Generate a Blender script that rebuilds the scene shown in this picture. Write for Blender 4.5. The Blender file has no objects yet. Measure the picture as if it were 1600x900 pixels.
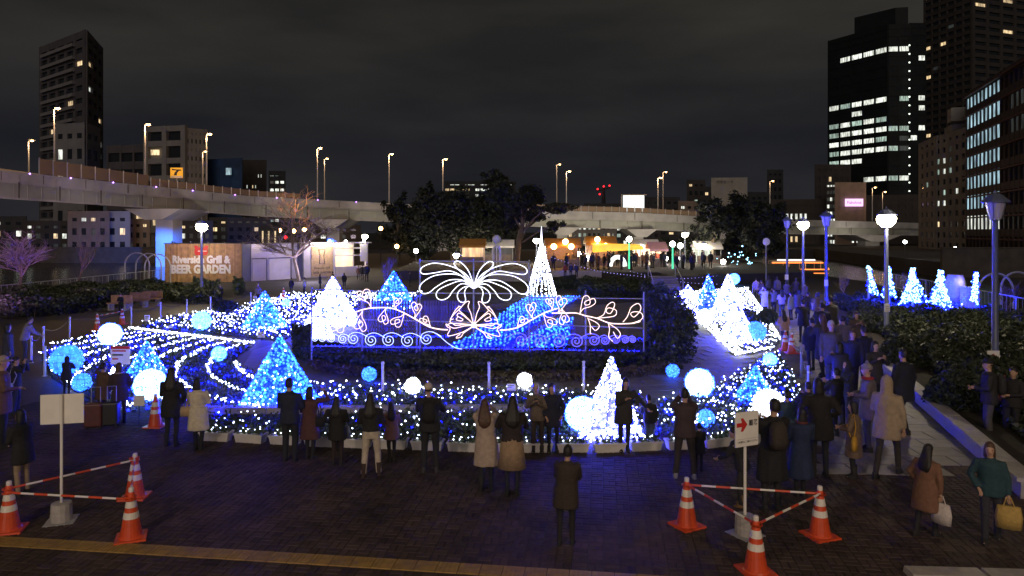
import bpy, math, random
import numpy as np
from mathutils import Vector, Matrix
random.seed(7); rng = np.random.default_rng(7)
S = bpy.context.scene; COL = S.collection; PI = math.pi
# ---------------------------------------------------------------- camera, sky, light
F, HZ, CH = 1111.0, 362.0, 4.6            # focal length in photo pixels, horizon row, eye height (on the footbridge)
cam = bpy.data.objects.new('camera', bpy.data.cameras.new('camera')); COL.objects.link(cam)
cam.location = (0, 0, CH); cam.rotation_euler = (PI/2, 0, 0)
cam.data.sensor_width = 36; cam.data.lens = 36*F/1600; cam.data.shift_y = (HZ-450)/1600
cam.data.clip_start = .1; cam.data.clip_end = 4000
S.camera = cam
S.view_settings.view_transform = 'Standard'; S.view_settings.look = 'None'; S.view_settings.exposure = 0; S.view_settings.gamma = 1
S.cycles.use_denoising = True
S.cycles.max_bounces = 4; S.cycles.diffuse_bounces = 2; S.cycles.glossy_bounces = 2; S.cycles.transmission_bounces = 2
S.cycles.sample_clamp_indirect = 4; S.cycles.caustics_reflective = False; S.cycles.caustics_refractive = False
W = bpy.data.worlds.new('World'); S.world = W; W.use_nodes = True
nt = W.node_tree; nt.nodes.clear()
def N(t, k, **kw):
    n = t.nodes.new(k)
    for a, b in kw.items(): setattr(n, a, b)
    return n
wo = N(nt, 'ShaderNodeOutputWorld'); bg = N(nt, 'ShaderNodeBackground'); tc = N(nt, 'ShaderNodeTexCoord')
mp = N(nt, 'ShaderNodeMapping'); mp.inputs['Scale'].default_value = (1.2, 1.2, 5)
nz = N(nt, 'ShaderNodeTexNoise'); nz.inputs['Scale'].default_value = 2.2; nz.inputs['Detail'].default_value = 6
sep = N(nt, 'ShaderNodeSeparateXYZ'); rp = N(nt, 'ShaderNodeValToRGB')
els = rp.color_ramp.elements
els[0].position = 0; els[0].color = (.0215, .0215, .026, 1); els[1].position = .5; els[1].color = (.042, .038, .0265, 1)
e = els.new(.12); e.color = (.0165, .0170, .0205, 1)
r2 = N(nt, 'ShaderNodeValToRGB'); r2.color_ramp.elements[0].position = .36; r2.color_ramp.elements[0].color = (.62, .64, .70, 1)
r2.color_ramp.elements[1].position = .66; r2.color_ramp.elements[1].color = (1.15, 1.12, 1.06, 1)
mx = N(nt, 'ShaderNodeMix', data_type='RGBA', blend_type='MULTIPLY'); mx.inputs[0].default_value = 1
L = nt.links.new
L(tc.outputs['Generated'], mp.inputs[0]); L(mp.outputs[0], nz.inputs[0]); L(tc.outputs['Generated'], sep.inputs[0])
L(sep.outputs['Z'], rp.inputs[0]); L(nz.outputs['Fac'], r2.inputs[0]); L(rp.outputs[0], mx.inputs[6]); L(r2.outputs[0], mx.inputs[7])
L(mx.outputs[2], bg.inputs[0]); L(bg.outputs[0], wo.inputs[0]); bg.inputs[1].default_value = 1.0
def light(name, kind, loc, power, col, size=.2, rot=None, spot=None):
    d = bpy.data.lights.new(name, kind); d.energy = power; d.color = col
    if kind == 'SUN': d.angle = size
    else: d.shadow_soft_size = size
    if spot: d.spot_size = spot; d.spot_blend = .6
    o = bpy.data.objects.new(name, d); o.location = loc
    if rot: o.rotation_euler = rot
    COL.objects.link(o); return o
# faint warm city glow from behind the camera, and unseen point lights for assumed plaza lamps, added to light the foreground
light('sun', 'SUN', (0, -20, 40), .5, (1, .86, .74), math.radians(40), (math.radians(74), 0, math.radians(-12)))
light('assumed_plaza_light', 'POINT', (-8, -3, 8.5), 1700, (1, .74, .52), .35)
light('assumed_plaza_light', 'POINT', (8.5, -3, 8.5), 1900, (1, .72, .50), .35)

# ---------------------------------------------------------------- helpers
def gy(y): return F*CH/(y-HZ)
def G(x, y, z=0):
    Y = F*(CH-z)/(y-HZ); return Vector(((x-800)/F*Y, Y, z))
def P(x, y, Y): return Vector(((x-800)/F*Y, Y, CH+(HZ-y)/F*Y))
def mat(name, col, rough=.8, var=.25, scale=6, bump=0., metal=0., rand=0., spec=.5, bscale=None, alpha=None):
    m = bpy.data.materials.new(name); m.use_nodes = True; t = m.node_tree; b = t.nodes['Principled BSDF']
    b.inputs['Roughness'].default_value = rough; b.inputs['Metallic'].default_value = metal; b.inputs['Specular IOR Level'].default_value = spec
    c = N(t, 'ShaderNodeTexCoord'); n = N(t, 'ShaderNodeTexNoise'); n.inputs['Scale'].default_value = scale; n.inputs['Detail'].default_value = 5
    t.links.new(c.outputs['Object'], n.inputs[0])
    r = N(t, 'ShaderNodeMapRange'); r.inputs[3].default_value = 1-var; r.inputs[4].default_value = 1+var
    r.inputs[1].default_value = .3; r.inputs[2].default_value = .7
    t.links.new(n.outputs['Fac'], r.inputs[0]); last = r.outputs[0]
    if rand:
        g = N(t, 'ShaderNodeNewGeometry'); oi = N(t, 'ShaderNodeObjectInfo')
        ad = N(t, 'ShaderNodeMath', operation='ADD'); fr = N(t, 'ShaderNodeMath', operation='FRACT')
        t.links.new(g.outputs['Random Per Island'], ad.inputs[0]); t.links.new(oi.outputs['Random'], ad.inputs[1]); t.links.new(ad.outputs[0], fr.inputs[0])
        r3 = N(t, 'ShaderNodeMapRange'); r3.inputs[3].default_value = 1-rand; r3.inputs[4].default_value = 1+rand
        t.links.new(fr.outputs[0], r3.inputs[0]); mm = N(t, 'ShaderNodeMath', operation='MULTIPLY')
        t.links.new(last, mm.inputs[0]); t.links.new(r3.outputs[0], mm.inputs[1]); last = mm.outputs[0]
    v = N(t, 'ShaderNodeVectorMath', operation='SCALE'); v.inputs[0].default_value = col[:3]
    t.links.new(last, v.inputs['Scale']); t.links.new(v.outputs[0], b.inputs['Base Color'])
    if bump:
        n2 = N(t, 'ShaderNodeTexNoise'); n2.inputs['Scale'].default_value = bscale or scale*5; n2.inputs['Detail'].default_value = 4
        t.links.new(c.outputs['Object'], n2.inputs[0]); bp = N(t, 'ShaderNodeBump'); bp.inputs['Strength'].default_value = bump; bp.inputs['Distance'].default_value = .02
        t.links.new(n2.outputs['Fac'], bp.inputs['Height']); t.links.new(bp.outputs[0], b.inputs['Normal'])
    return m
def emat(name, col, s, var=0., scale=3., sampling='AUTO', base=None, island=0.):
    m = bpy.data.materials.new(name); m.use_nodes = True; t = m.node_tree; b = t.nodes['Principled BSDF']
    bc = base or [c*.3 for c in col[:3]]
    b.inputs['Base Color'].default_value = (*bc[:3], 1); b.inputs['Emission Color'].default_value = (*col[:3], 1); b.inputs['Emission Strength'].default_value = s
    b.inputs['Roughness'].default_value = .5
    if var:
        c = N(t, 'ShaderNodeTexCoord'); n = N(t, 'ShaderNodeTexNoise'); n.inputs['Scale'].default_value = scale
        t.links.new(c.outputs['Object'], n.inputs[0]); r = N(t, 'ShaderNodeMapRange'); r.inputs[1].default_value = .32; r.inputs[2].default_value = .68
        r.inputs[3].default_value = s*(1-var); r.inputs[4].default_value = s*(1+var); t.links.new(n.outputs['Fac'], r.inputs[0]); t.links.new(r.outputs[0], b.inputs['Emission Strength'])
    if name.startswith('lit_window') or name == 'dim_window':
        c2 = N(t, 'ShaderNodeTexCoord'); wv = N(t, 'ShaderNodeTexNoise'); mpp = N(t, 'ShaderNodeMapping'); mpp.inputs['Scale'].default_value = (2.6, 2.6, .35); wv.inputs['Scale'].default_value = 1.0; wv.inputs['Detail'].default_value = 1
        oi = N(t, 'ShaderNodeObjectInfo'); av = N(t, 'ShaderNodeVectorMath', operation='ADD'); t.links.new(c2.outputs['Object'], av.inputs[0]); t.links.new(oi.outputs['Location'], av.inputs[1])
        t.links.new(av.outputs[0], mpp.inputs[0]); t.links.new(mpp.outputs[0], wv.inputs[0]); r = N(t, 'ShaderNodeMapRange'); r.inputs[1].default_value = .38; r.inputs[2].default_value = .62; r.inputs[3].default_value = s*.35; r.inputs[4].default_value = s*1.25
        t.links.new(wv.outputs['Fac'], r.inputs[0]); rr = N(t, 'ShaderNodeMapRange'); rr.inputs[3].default_value = .65; rr.inputs[4].default_value = 1.15; t.links.new(oi.outputs['Random'], rr.inputs[0])
        mu = N(t, 'ShaderNodeMath', operation='MULTIPLY'); t.links.new(r.outputs[0], mu.inputs[0]); t.links.new(rr.outputs[0], mu.inputs[1]); t.links.new(mu.outputs[0], b.inputs['Emission Strength'])
    if island:
        g = N(t, 'ShaderNodeNewGeometry'); r = N(t, 'ShaderNodeMapRange'); r.inputs[3].default_value = s*(1-island); r.inputs[4].default_value = s*(1+island)
        t.links.new(g.outputs['Random Per Island'], r.inputs[0]); t.links.new(r.outputs[0], b.inputs['Emission Strength'])
    try: m.cycles.emission_sampling = sampling
    except Exception: pass
    return m
class MB:
    def __init__(s): s.v = []; s.f = []
    def add(s, vs, fs):
        k = len(s.v); s.v += [tuple(p) for p in vs]; s.f += [tuple(i+k for i in f) for f in fs]; return s
    def box(s, c, d, rz=0, taper=1.0, bottom=True):
        x, y, z = d[0]/2, d[1]/2, d[2]/2; q = []
        for sz, t in ((-z, 1), (z, taper)):
            for sx, sy in ((-1, -1), (1, -1), (1, 1), (-1, 1)):
                a, b = sx*x*t, sy*y*t
                q.append((c[0]+a*math.cos(rz)-b*math.sin(rz), c[1]+a*math.sin(rz)+b*math.cos(rz), c[2]+sz))
        fs = [(4, 5, 6, 7), (0, 1, 5, 4), (1, 2, 6, 5), (2, 3, 7, 6), (3, 0, 4, 7)]
        if bottom: fs.append((3, 2, 1, 0))
        return s.add(q, fs)
    def path(s, pts, r, n=6, closed=False, caps=True, ry=None):
        pts = [Vector(p) for p in pts]; m = len(pts)
        rr = r if hasattr(r, '__len__') else [r]*m
        k = len(s.v); up = None
        for i, p in enumerate(pts):
            if closed: t = pts[(i+1) % m]-pts[i-1]
            else: t = pts[min(i+1, m-1)]-pts[max(i-1, 0)]
            if t.length < 1e-9: t = Vector((0, 0, 1))
            t.normalize()
            if up is None:
                up = Vector((0, 0, 1)) if abs(t.z) < .9 else Vector((0, 1, 0))
            a = up-t*up.dot(t)
            if a.length < 1e-6: a = t.orthogonal()
            a.normalize(); b = t.cross(a); up = a
            for j in range(n):
                w = 2*PI*j/n; s.v.append(tuple(p+(a*math.cos(w)+b*math.sin(w))*rr[i]))
        for i in range(m if closed else m-1):
            i2 = (i+1) % m
            for j in range(n):
                j2 = (j+1) % n; s.f.append((k+i*n+j, k+i*n+j2, k+i2*n+j2, k+i2*n+j))
        if caps and not closed:
            s.f.append(tuple(k+j for j in range(n))[::-1]); s.f.append(tuple(k+(m-1)*n+j for j in range(n)))
        return s
    def loft(s, secs, n=10, caps=True, fold=0, ph=0):
        # secs: (centre, rx, ry) horizontal ellipses
        k = len(s.v)
        for c, rx, ry in secs:
            for j in range(n):
                w = 2*PI*j/n; q = 1+fold*max(0, 1-(c[2]-secs[0][0][2])/.55)*math.sin(w*5+ph+2*math.sin(w*2+ph)); s.v.append((c[0]+rx*q*math.cos(w), c[1]+ry*q*math.sin(w), c[2]))
        m = len(secs)
        for i in range(m-1):
            for j in range(n):
                j2 = (j+1) % n; s.f.append((k+i*n+j, k+i*n+j2, k+(i+1)*n+j2, k+(i+1)*n+j))
        if caps:
            s.f.append(tuple(k+j for j in range(n))[::-1]); s.f.append(tuple(k+(m-1)*n+j for j in range(n)))
        return s
    def lathe(s, prof, c=(0, 0, 0), n=16): return s.loft([((c[0], c[1], c[2]+z), r, r) for r, z in prof], n)
    def prism(s, poly, z0, z1):
        n = len(poly); k = len(s.v)
        ar = sum(poly[i][0]*poly[(i+1) % n][1]-poly[(i+1) % n][0]*poly[i][1] for i in range(n))
        if ar < 0: poly = poly[::-1]
        s.v += [(p[0], p[1], z0) for p in poly]+[(p[0], p[1], z1) for p in poly]
        s.f.append(tuple(k+n+i for i in range(n))); s.f.append(tuple(k+i for i in range(n))[::-1])
        for i in range(n):
            j = (i+1) % n; s.f.append((k+i, k+j, k+n+j, k+n+i))
        return s
    def quad(s, a, b, c, d): return s.add([a, b, c, d], [(0, 1, 2, 3)])
    def sphere(s, c, r, n=12, m=8, sc=(1, 1, 1)):
        return s.loft([((c[0], c[1], c[2]-math.cos(PI*i/m)*r*sc[2]), max(1e-3, r*math.sin(PI*i/m)*sc[0]), max(1e-3, r*math.sin(PI*i/m)*sc[1])) for i in range(m+1)], n)
    def mesh(s, name, m=None, smooth=False):
        me = bpy.data.meshes.new(name); me.from_pydata(s.v, [], s.f); me.update()
        if m: me.materials.append(m)
        if smooth: me.shade_smooth()
        return me
    def build(s, name, m, parent=None, smooth=False, loc=None): return obj(name, s.mesh(name, m, smooth), parent, loc)
def obj(name, me, parent=None, loc=None, rz=None):
    o = bpy.data.objects.new(name, me); COL.objects.link(o)
    if parent: o.parent = parent
    if loc is not None: o.location = loc
    if rz is not None: o.rotation_euler = (0, 0, rz)
    return o
def tag(o, label=None, cat=None, group=None, kind=None):
    for k, v in (('label', label), ('category', cat), ('group', group), ('kind', kind)):
        if v: o[k] = v
    return o
def thing(name, label, cat, loc=(0, 0, 0), rz=0, group=None, sc=1):
    o = bpy.data.objects.new(name, None); COL.objects.link(o); o.location = loc; o.rotation_euler = (0, 0, rz); o.scale = (sc,)*3
    o.empty_display_size = .2
    return tag(o, label, cat, group)
def dup(root, loc, rz=None, label=None, group=None, sc=None):
    r = root.copy(); COL.objects.link(r); r.location = loc
    if rz is not None: r.rotation_euler = (0, 0, rz)
    if sc is not None: r.scale = (sc,)*3
    if label: r['label'] = label
    if group: r['group'] = group
    def rec(a, b):
        for ch in a.children:
            c = ch.copy(); COL.objects.link(c); c.parent = b; rec(ch, c)
    rec(root, r); return r
def npmesh(name, verts, faces, m):
    me = bpy.data.meshes.new(name); nv, nf, k = len(verts), len(faces), faces.shape[1]
    me.vertices.add(nv); me.vertices.foreach_set('co', np.asarray(verts, np.float32).ravel())
    me.loops.add(nf*k); me.loops.foreach_set('vertex_index', faces.astype(np.int32).ravel())
    me.polygons.add(nf); me.polygons.foreach_set('loop_start', np.arange(nf, dtype=np.int32)*k)
    me.update(calc_edges=True); me.validate()
    if m: me.materials.append(m)
    return me
OCT = np.array([(1, 0, 0), (-1, 0, 0), (0, 1, 0), (0, -1, 0), (0, 0, 1), (0, 0, -1)], float)
OCF = np.array([(0, 2, 4), (2, 1, 4), (1, 3, 4), (3, 0, 4), (2, 0, 5), (1, 2, 5), (3, 1, 5), (0, 3, 5)])
def bulbs(name, pts, r, m, parent=None):
    pts = np.asarray(pts, float).reshape(-1, 3); n = len(pts)
    rr = r*(.75+.5*rng.random((n, 1, 1)))
    v = (pts[:, None, :]+OCT[None]*rr).reshape(-1, 3)
    f = (OCF[None]+6*np.arange(n)[:, None, None]).reshape(-1, 3)
    o = obj(name, npmesh(name, v, f, m), parent); o['kind'] = 'stuff'; return o
def leaves(name, pts, size, m, parent=None, up=.35, stuff=True):
    pts = np.asarray(pts, float).reshape(-1, 3); n = len(pts)
    a = rng.normal(size=(n, 3)); a[:, 2] *= .7; a /= np.linalg.norm(a, axis=1)[:, None]
    b = rng.normal(size=(n, 3)); b -= a*(a*b).sum(1)[:, None]; b /= np.linalg.norm(b, axis=1)[:, None]
    s = size*(.6+.8*rng.random((n, 1)))
    q = np.stack([pts-a*s, pts-b*s*.45, pts+a*s, pts+b*s*.45], 1).reshape(-1, 3)
    f = np.arange(4*n).reshape(-1, 4)
    o = obj(name, npmesh(name, q, f, m), parent)
    if stuff: o['kind'] = 'stuff'
    return o
def inpoly(x, y, poly):
    x = np.asarray(x); y = np.asarray(y); c = np.zeros(x.shape, bool); n = len(poly)
    for i in range(n):
        x1, y1 = poly[i][:2]; x2, y2 = poly[i-1][:2]
        k = ((y1 > y) != (y2 > y)) & (x < (x2-x1)*(y-y1)/((y2-y1) or 1e-9)+x1); c ^= k
    return c
def gpoly(px, z=0): return [tuple(G(x, y, z)[:2]) for x, y in px]
def scatter(poly, n):
    xs = [p[0] for p in poly]; ys = [p[1] for p in poly]; k = n*4
    for _ in range(6):
        X = rng.uniform(min(xs), max(xs), k); Y = rng.uniform(min(ys), max(ys), k); w = inpoly(X, Y, poly)
        if w.sum() >= n: break
        k *= 2
    return np.stack([X[w][:n], Y[w][:n]], 1)
def lerp(tab, x):
    return float(np.interp(x, [t[0] for t in tab], [t[1] for t in tab]))
def text(name, body, size, m, parent, loc, rot, align='CENTER', extrude=.004, bold=0, font=None, sx=1):
    c = bpy.data.curves.new(name, 'FONT'); c.body = body; c.size = size; c.align_x = align; c.align_y = 'CENTER'; c.extrude = extrude; c.offset = bold
    c.resolution_u = 2
    o = bpy.data.objects.new(name, c); COL.objects.link(o)
    dg = bpy.context.evaluated_depsgraph_get(); me = bpy.data.meshes.new_from_object(o.evaluated_get(dg))
    bpy.data.objects.remove(o); me.materials.clear(); me.materials.append(m)
    q = obj(name, me, parent, loc); q.rotation_euler = rot; q.scale = (sx, 1, 1); return q
UPR = (PI/2, 0, 0)
# ---------------------------------------------------------------- materials
M = {}
M['ground'] = mat('ground_earth', (.034, .030, .032), .9, .3, .3)
M['mortar'] = mat('plaza_mortar', (.030, .026, .024), .85, .3, 4)
M['brick'] = mat('paving_brick', (.052, .036, .034), .8, .42, 1.1, .3, rand=.26, bscale=30, spec=.3)
M['stone'] = mat('path_stone', (.17, .155, .15), .6, .2, 2.5, .3, rand=.14)
M['granite'] = mat('kerb_granite', (.36, .34, .33), .6, .15, 8, .2, rand=.1)
M['tactile'] = mat('tactile_yellow', (.30, .19, .055), .6, .22, 7, .2, rand=.12)
M['soil'] = mat('bed_soil', (.03, .025, .02), .95, .3, 6, .4)
M['leaf'] = mat('shrub_leaf', (.034, .044, .022), .55, .4, 3, rand=.45)
M['leafd'] = mat('pine_leaf', (.016, .021, .014), .7, .4, 1.5, rand=.4)
M['leafb'] = mat('bed_leaf', (.06, .085, .045), .5, .35, 4, rand=.4)
M['leafbr'] = mat('low_border_leaf', (.10, .075, .045), .6, .35, 4, rand=.4)
M['bark'] = mat('bark', (.11, .085, .065), .9, .3, 8, .4)
M['barkp'] = mat('twig_bark', (.20, .15, .12), .9, .3, 8)
M['concrete'] = mat('concrete', (.46, .435, .43), .85, .18, .35, .1)
M['girder'] = mat('girder_steel', (.40, .40, .35), .6, .12, .25)
M['steel'] = mat('painted_steel', (.30, .31, .34), .4, .1, 6)
M['pole'] = mat('lamp_pole_blue_grey', (.10, .115, .17), .4, .12, 5)
M['white'] = mat('white_paint', (.78, .76, .72), .55, .06, 5)
M['plastic'] = mat('white_plastic', (.62, .60, .58), .45, .1, 5)
M['dark'] = mat('dark_metal', (.03, .032, .038), .45, .2, 5)
M['orange'] = mat('cone_orange', (.62, .075, .022), .38, .14, 6)
M['refl'] = mat('reflective_band', (.72, .68, .62), .3, .12, 18)
M['red'] = mat('red_print', (.55, .03, .03), .5, .08, 8)
M['black'] = mat('black_print', (.02, .02, .02), .6, .1, 8)
M['greyp'] = mat('grey_print', (.35, .34, .34), .6, .1, 8)
M['wood'] = mat('cedar_board', (.40, .235, .11), .65, .25, 3, .2, rand=.22)
M['wooddk'] = mat('dark_board', (.15, .115, .105), .7, .3, 3, .2, rand=.25)
M['lav'] = mat('pavilion_panel', (.48, .44, .52), .6, .1, 1.5)
M['navy'] = mat('navy_panel', (.05, .05, .11), .5, .15, 2)
M['skin'] = mat('skin', (.42, .26, .18), .55, .1, 6)
M['hairb'] = mat('black_hair', (.012, .010, .010), .5, .3, 20, .4)
M['hairbr'] = mat('brown_hair', (.07, .035, .02), .5, .3, 20, .4)
M['hairg'] = mat('grey_hair', (.35, .33, .32), .6, .2, 20, .4)
M['eye'] = mat('dark_eye', (.02, .015, .012), .3, .1, 5)
M['lip'] = mat('lip', (.30, .12, .10), .5, .1, 5)
M['glass'] = mat('dark_glass', (.02, .024, .03), .12, .1, 1, spec=.6)
M['lite'] = emat('lit_window_white', (.95, 1, .88), 1.15, .45, .35, 'NONE', (.3, .3, .3))
M['litg'] = emat('lit_window_pale_green', (.62, .86, .72), .62, .6, .3, 'NONE', (.3, .3, .3))
M['litw'] = emat('lit_window_warm', (1, .72, .38), 1.0, .4, .3, 'NONE', (.3, .3, .3))
M['litb'] = emat('lit_window_blue_grey', (.44, .68, .78), .95, .55, .4, 'NONE', (.2, .2, .2))
M['litd'] = emat('dim_window', (.30, .36, .34), .10, .6, .4, 'NONE', (.05, .05, .05))
M['bw'] = emat('white_led', (.76, .86, 1), 12, island=.75)
M['bw2'] = emat('bright_white_led', (.86, .92, 1), 8, island=.5)
M['bc'] = emat('cyan_led', (.018, .075, 1), 11, island=.6)
M['bb'] = emat('blue_led', (.0003, .0009, 1), 270, island=.6)
M['bg'] = emat('teal_led', (.05, .42, .70), 2.2, island=.6)
M['neonw'] = emat('white_rope_light', (.86, .88, 1), 2.6)
M['neonp'] = emat('warm_white_rope_light', (1, .72, .66), 2.2)
M['neonb'] = emat('pale_blue_rope_light', (.42, .50, 1), 3.2)
M['neond'] = emat('deep_blue_rope_light', (.10, .08, 1), 4)
M['lamp'] = emat('lamp_glow', (1, .86, .60), 60)
M['lampo'] = emat('sodium_glow', (1, .52, .16), 26)
M['lampw'] = emat('white_lamp_glow', (1, .95, .85), 40)
M['purple'] = emat('purple_marker', (.45, .2, 1), 9, sampling='NONE')
M['sign_lit'] = emat('lit_sign', (.93, 1, .97), 1.6)
M['pinksign'] = emat('pink_lit_sign', (.95, .55, 1), 1.5)
M['amber'] = emat('amber_canopy', (1, .55, .05), 1.2, .3, .5)
M['shop'] = emat('lit_shop_interior', (1, .80, .52), 1.0, .5, .6)
# ================================================================ SETTING
def struct(name, mb, m, parent=None):
    o = mb.build(name, M[m] if isinstance(m, str) else m, parent)
    if not parent: o['kind'] = 'structure'
    return o
g = MB(); g.quad((-3000, -60, -2.6), (3000, -60, -2.6), (3000, 3500, -2.6), (-3000, 3500, -2.6)); struct('ground', g, 'ground')
# river: dark water on both sides of the island park
wm = bpy.data.materials.new('river_water'); wm.use_nodes = True; t = wm.node_tree; b = t.nodes['Principled BSDF']
b.inputs['Base Color'].default_value = (.012, .016, .020, 1); b.inputs['Roughness'].default_value = .16; b.inputs['Specular IOR Level'].default_value = .8
c = N(t, 'ShaderNodeTexCoord'); q = N(t, 'ShaderNodeMapping'); q.inputs['Scale'].default_value = (.5, 1.6, 1); n = N(t, 'ShaderNodeTexNoise'); n.inputs['Scale'].default_value = 1.1; n.inputs['Detail'].default_value = 4
bp = N(t, 'ShaderNodeBump'); bp.inputs['Strength'].default_value = .35; bp.inputs['Distance'].default_value = .25
t.links.new(c.outputs['Object'], q.inputs[0]); t.links.new(q.outputs[0], n.inputs[0]); t.links.new(n.outputs['Fac'], bp.inputs['Height']); t.links.new(bp.outputs[0], b.inputs['Normal'])
g = MB(); g.quad((-420, -50, -2.0), (420, -50, -2.0), (420, 190, -2.0), (-420, 190, -2.0)); struct('river', g, wm)
ISL = [(24.4, -45), (24.6, 34), (31.2, 62), (30.7, 80), (31.2, 150), (-50, 150), (-40, 110), (-32.5, 66), (-33.5, 47), (-33.5, -45)]
g = MB(); g.prism(ISL, -2.5, 0); struct('park_ground', g, 'ground')
g = MB(); g.prism([(-420, 150.5), (-46, 150.5), (-55, 195), (420, 195), (420, 106), (66, 106), (72, 150.5), (75, 188), (420, 192), (420, 3400), (-420, 3400)][:3]+[(-55, 3400), (-420, 3400)], -2.5, 0.0); struct('far_bank', g, 'ground')
g = MB(); g.prism([(62, 103), (420, 103), (420, 3400), (85, 3400), (80, 195)], -2.5, .2); struct('far_bank', g, 'ground')
g = MB(); g.prism([(-54.9, 182), (79, 182), (84.9, 3400), (-54.9, 3400)], -2.5, .05); struct('far_bank', g, 'ground')
M['embank'] = mat('embankment_stone', (.075, .065, .06), .85, .25, .8, .2)
# embankment walls across the water
for a, bb, h, lab in (((-420, 150.2), (-46, 150.2), 1.2, 'long low river wall under the houses across the left river'), ((62, 102.7), (190, 102.7), 2.2, 'grey river wall below the apartment blocks on the right bank')):
    r = thing('river_wall', lab, 'wall', (*a, 0)); k = MB(); k.box(((bb[0]-a[0])/2, 0, (h-2.5)/2), (bb[0]-a[0], .5, h+2.5)); k.build('wall_face', M['embank'], r)
    k = MB(); k.box(((bb[0]-a[0])/2, -.06, h+.08), (bb[0]-a[0], .7, .16)); k.build('coping', M['embank'], r)
# plaza: mortar sheet + bricks in basket weave
TH = math.atan(-.125); ct, st = math.cos(TH), math.sin(TH)
def pl(u, v): return (u*ct-v*st, 9.45+u*st+v*ct)       # plaza axes: u along the tactile strip, v away from the camera
g = MB(); g.quad((-33, -40, .004), (24, -40, .004), (24, 45, .004), (-33, 45, .004)); plaza = struct('plaza', g, None)
pm = bpy.data.materials.new('plaza_paving'); pm.use_nodes = True; t = pm.node_tree; b = t.nodes['Principled BSDF']; b.inputs['Roughness'].default_value = .6
c = N(t, 'ShaderNodeTexCoord'); q = N(t, 'ShaderNodeMapping'); q.inputs['Rotation'].default_value = (0, 0, -TH)
br = N(t, 'ShaderNodeTexBrick'); br.inputs['Scale'].default_value = 1; br.inputs['Brick Width'].default_value = .22; br.inputs['Row Height'].default_value = .11; br.inputs['Mortar Size'].default_value = .008
br.inputs['Color1'].default_value = (.075, .056, .052, 1); br.inputs['Color2'].default_value = (.050, .038, .036, 1); br.inputs['Mortar'].default_value = (.028, .024, .022, 1)
t.links.new(c.outputs['Object'], q.inputs[0]); t.links.new(q.outputs[0], br.inputs[0]); t.links.new(br.outputs[0], b.inputs['Base Color'])
plaza.data.materials.clear(); plaza.data.materials.append(pm)
g = MB(); g.quad(*[(*pl(u, v), .006) for u, v in ((-14, -1.6), (14, -1.6), (14, 8.1), (-14, 8.1))]); g.build('mortar_bed', M['mortar'], plaza)
# tactile strip runs v = 0..0.3 (curving slightly)
def strip_v(u): return .0 + (-.004*(u+3.5)**2*.25)
SQ = .22; cells = []
for i in range(-60, 61):
    for j in range(-7, 37):
        u = i*SQ; v = strip_v(u)+(.417+j*SQ if j >= 0 else .105+j*SQ)
        x, y = pl(u, v)
        if y < 8.9 or abs(x) > y*.75+.5: continue
        cells.append((y, i, j, u, v))
cells.sort()
def brick_mb(k, cx, cy, w, d, rz, z):
    h = .010; e = .006
    k.box((cx, cy, z+h/2), (w, d, h), rz, 1-e*4/w, bottom=False)
near = MB(); brick_mb(near, 0, 0, .212, .102, 0, 0); bme = near.mesh('paving_brick', M['brick'])
rest = MB(); cnt = 0
for y, i, j, u, v in cells:
    hor = (i+j) % 2 == 0
    for s in (-.055, .055):
        cu, cv = (u, v+s) if hor else (u+s, v)
        x, yy = pl(cu, cv); rz = TH if hor else TH+PI/2; z = .007+rng.uniform(-.0015, .002)
        if cnt < 300 and 9.05 < yy and abs(x) < yy*.72:
            obj('paving_brick', bme, plaza, (x, yy, z), rz); cnt += 1
        else: brick_mb(rest, x, yy, .212, .102, rz, z)
rest.build('paving_bricks_beyond', M['brick'], plaza)['kind'] = 'stuff'
k = MB(); k.box((0, 0, .008), (.292, .292, .016), 0, .985, bottom=False)
for a in (-.09, -.03, .03, .09): k.box((a, 0, .0185), (.022, .25, .005), 0, .8, bottom=False)
tme = k.mesh('tactile_tile', M['tactile'])
for i in range(-26, 12):
    u = i*.3; x, y = pl(u, strip_v(u)+.15); obj('tactile_tile', tme, plaza, (x, y, .007), TH-.008*(u+3.5)*.25)
# pale kerb in the bottom right corner of the plaza
k = MB(); k.box((0, 0, .05), (.98, .26, .1), 0, .97); kme = k.mesh('kerb_stone', M['granite'])
for i in range(5): obj('kerb_stone', kme, plaza, (5.75+i*1.0, 9.43-.06*i, .0), -.06)
# ring path, stone-paved, and right-hand path with slabs
CEN = G(745, 552); CX, CY = CEN.x, CEN.y
path = MB(); path.prism(gpoly([(330, 650), (370, 588), (395, 548), (480, 520), (1010, 470), (1045, 440), (1080, 440), (1250, 590), (1290, 672), (1060, 664), (700, 662)]), -.05, .008); path = struct('ring_path', path, 'stone')
def slabs(parent, poly, w, d, rz, z, lim=280):
    k = MB(); k.box((0, 0, .009), (w-.014, d-.014, .018), 0, .985, bottom=False); me = k.mesh('paving_slab', M['stone'])
    cx = sum(p[0] for p in poly)/len(poly); cy = sum(p[1] for p in poly)/len(poly); c_, s_ = math.cos(rz), math.sin(rz); n = 0
    out = []
    for i in range(-60, 61):
        for j in range(-60, 61):
            u, v = (i+.5*(j % 2))*w, j*d; x, y = cx+u*c_-v*s_, cy+u*s_+v*c_
            if inpoly([x], [y], poly)[0]: out.append((y, x))
    for y, x in sorted(out)[:lim]: obj('paving_slab', me, parent, (x, y, z+rng.uniform(-.002, .002)), rz)
rp_ = gpoly([(1240, 735), (1300, 640), (1262, 560), (1215, 495), (1220, 478), (1262, 478), (1362, 560), (1536, 738)])
k = MB(); k.prism(rp_, -.05, .0065); rpath = struct('paved_path', k, 'stone'); slabs(rpath, gpoly([(1240, 735), (1300, 640), (1262, 560), (1225, 505), (1300, 500), (1385, 560), (1575, 738)]), .9, .6, -.05, .007, 300)
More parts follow.
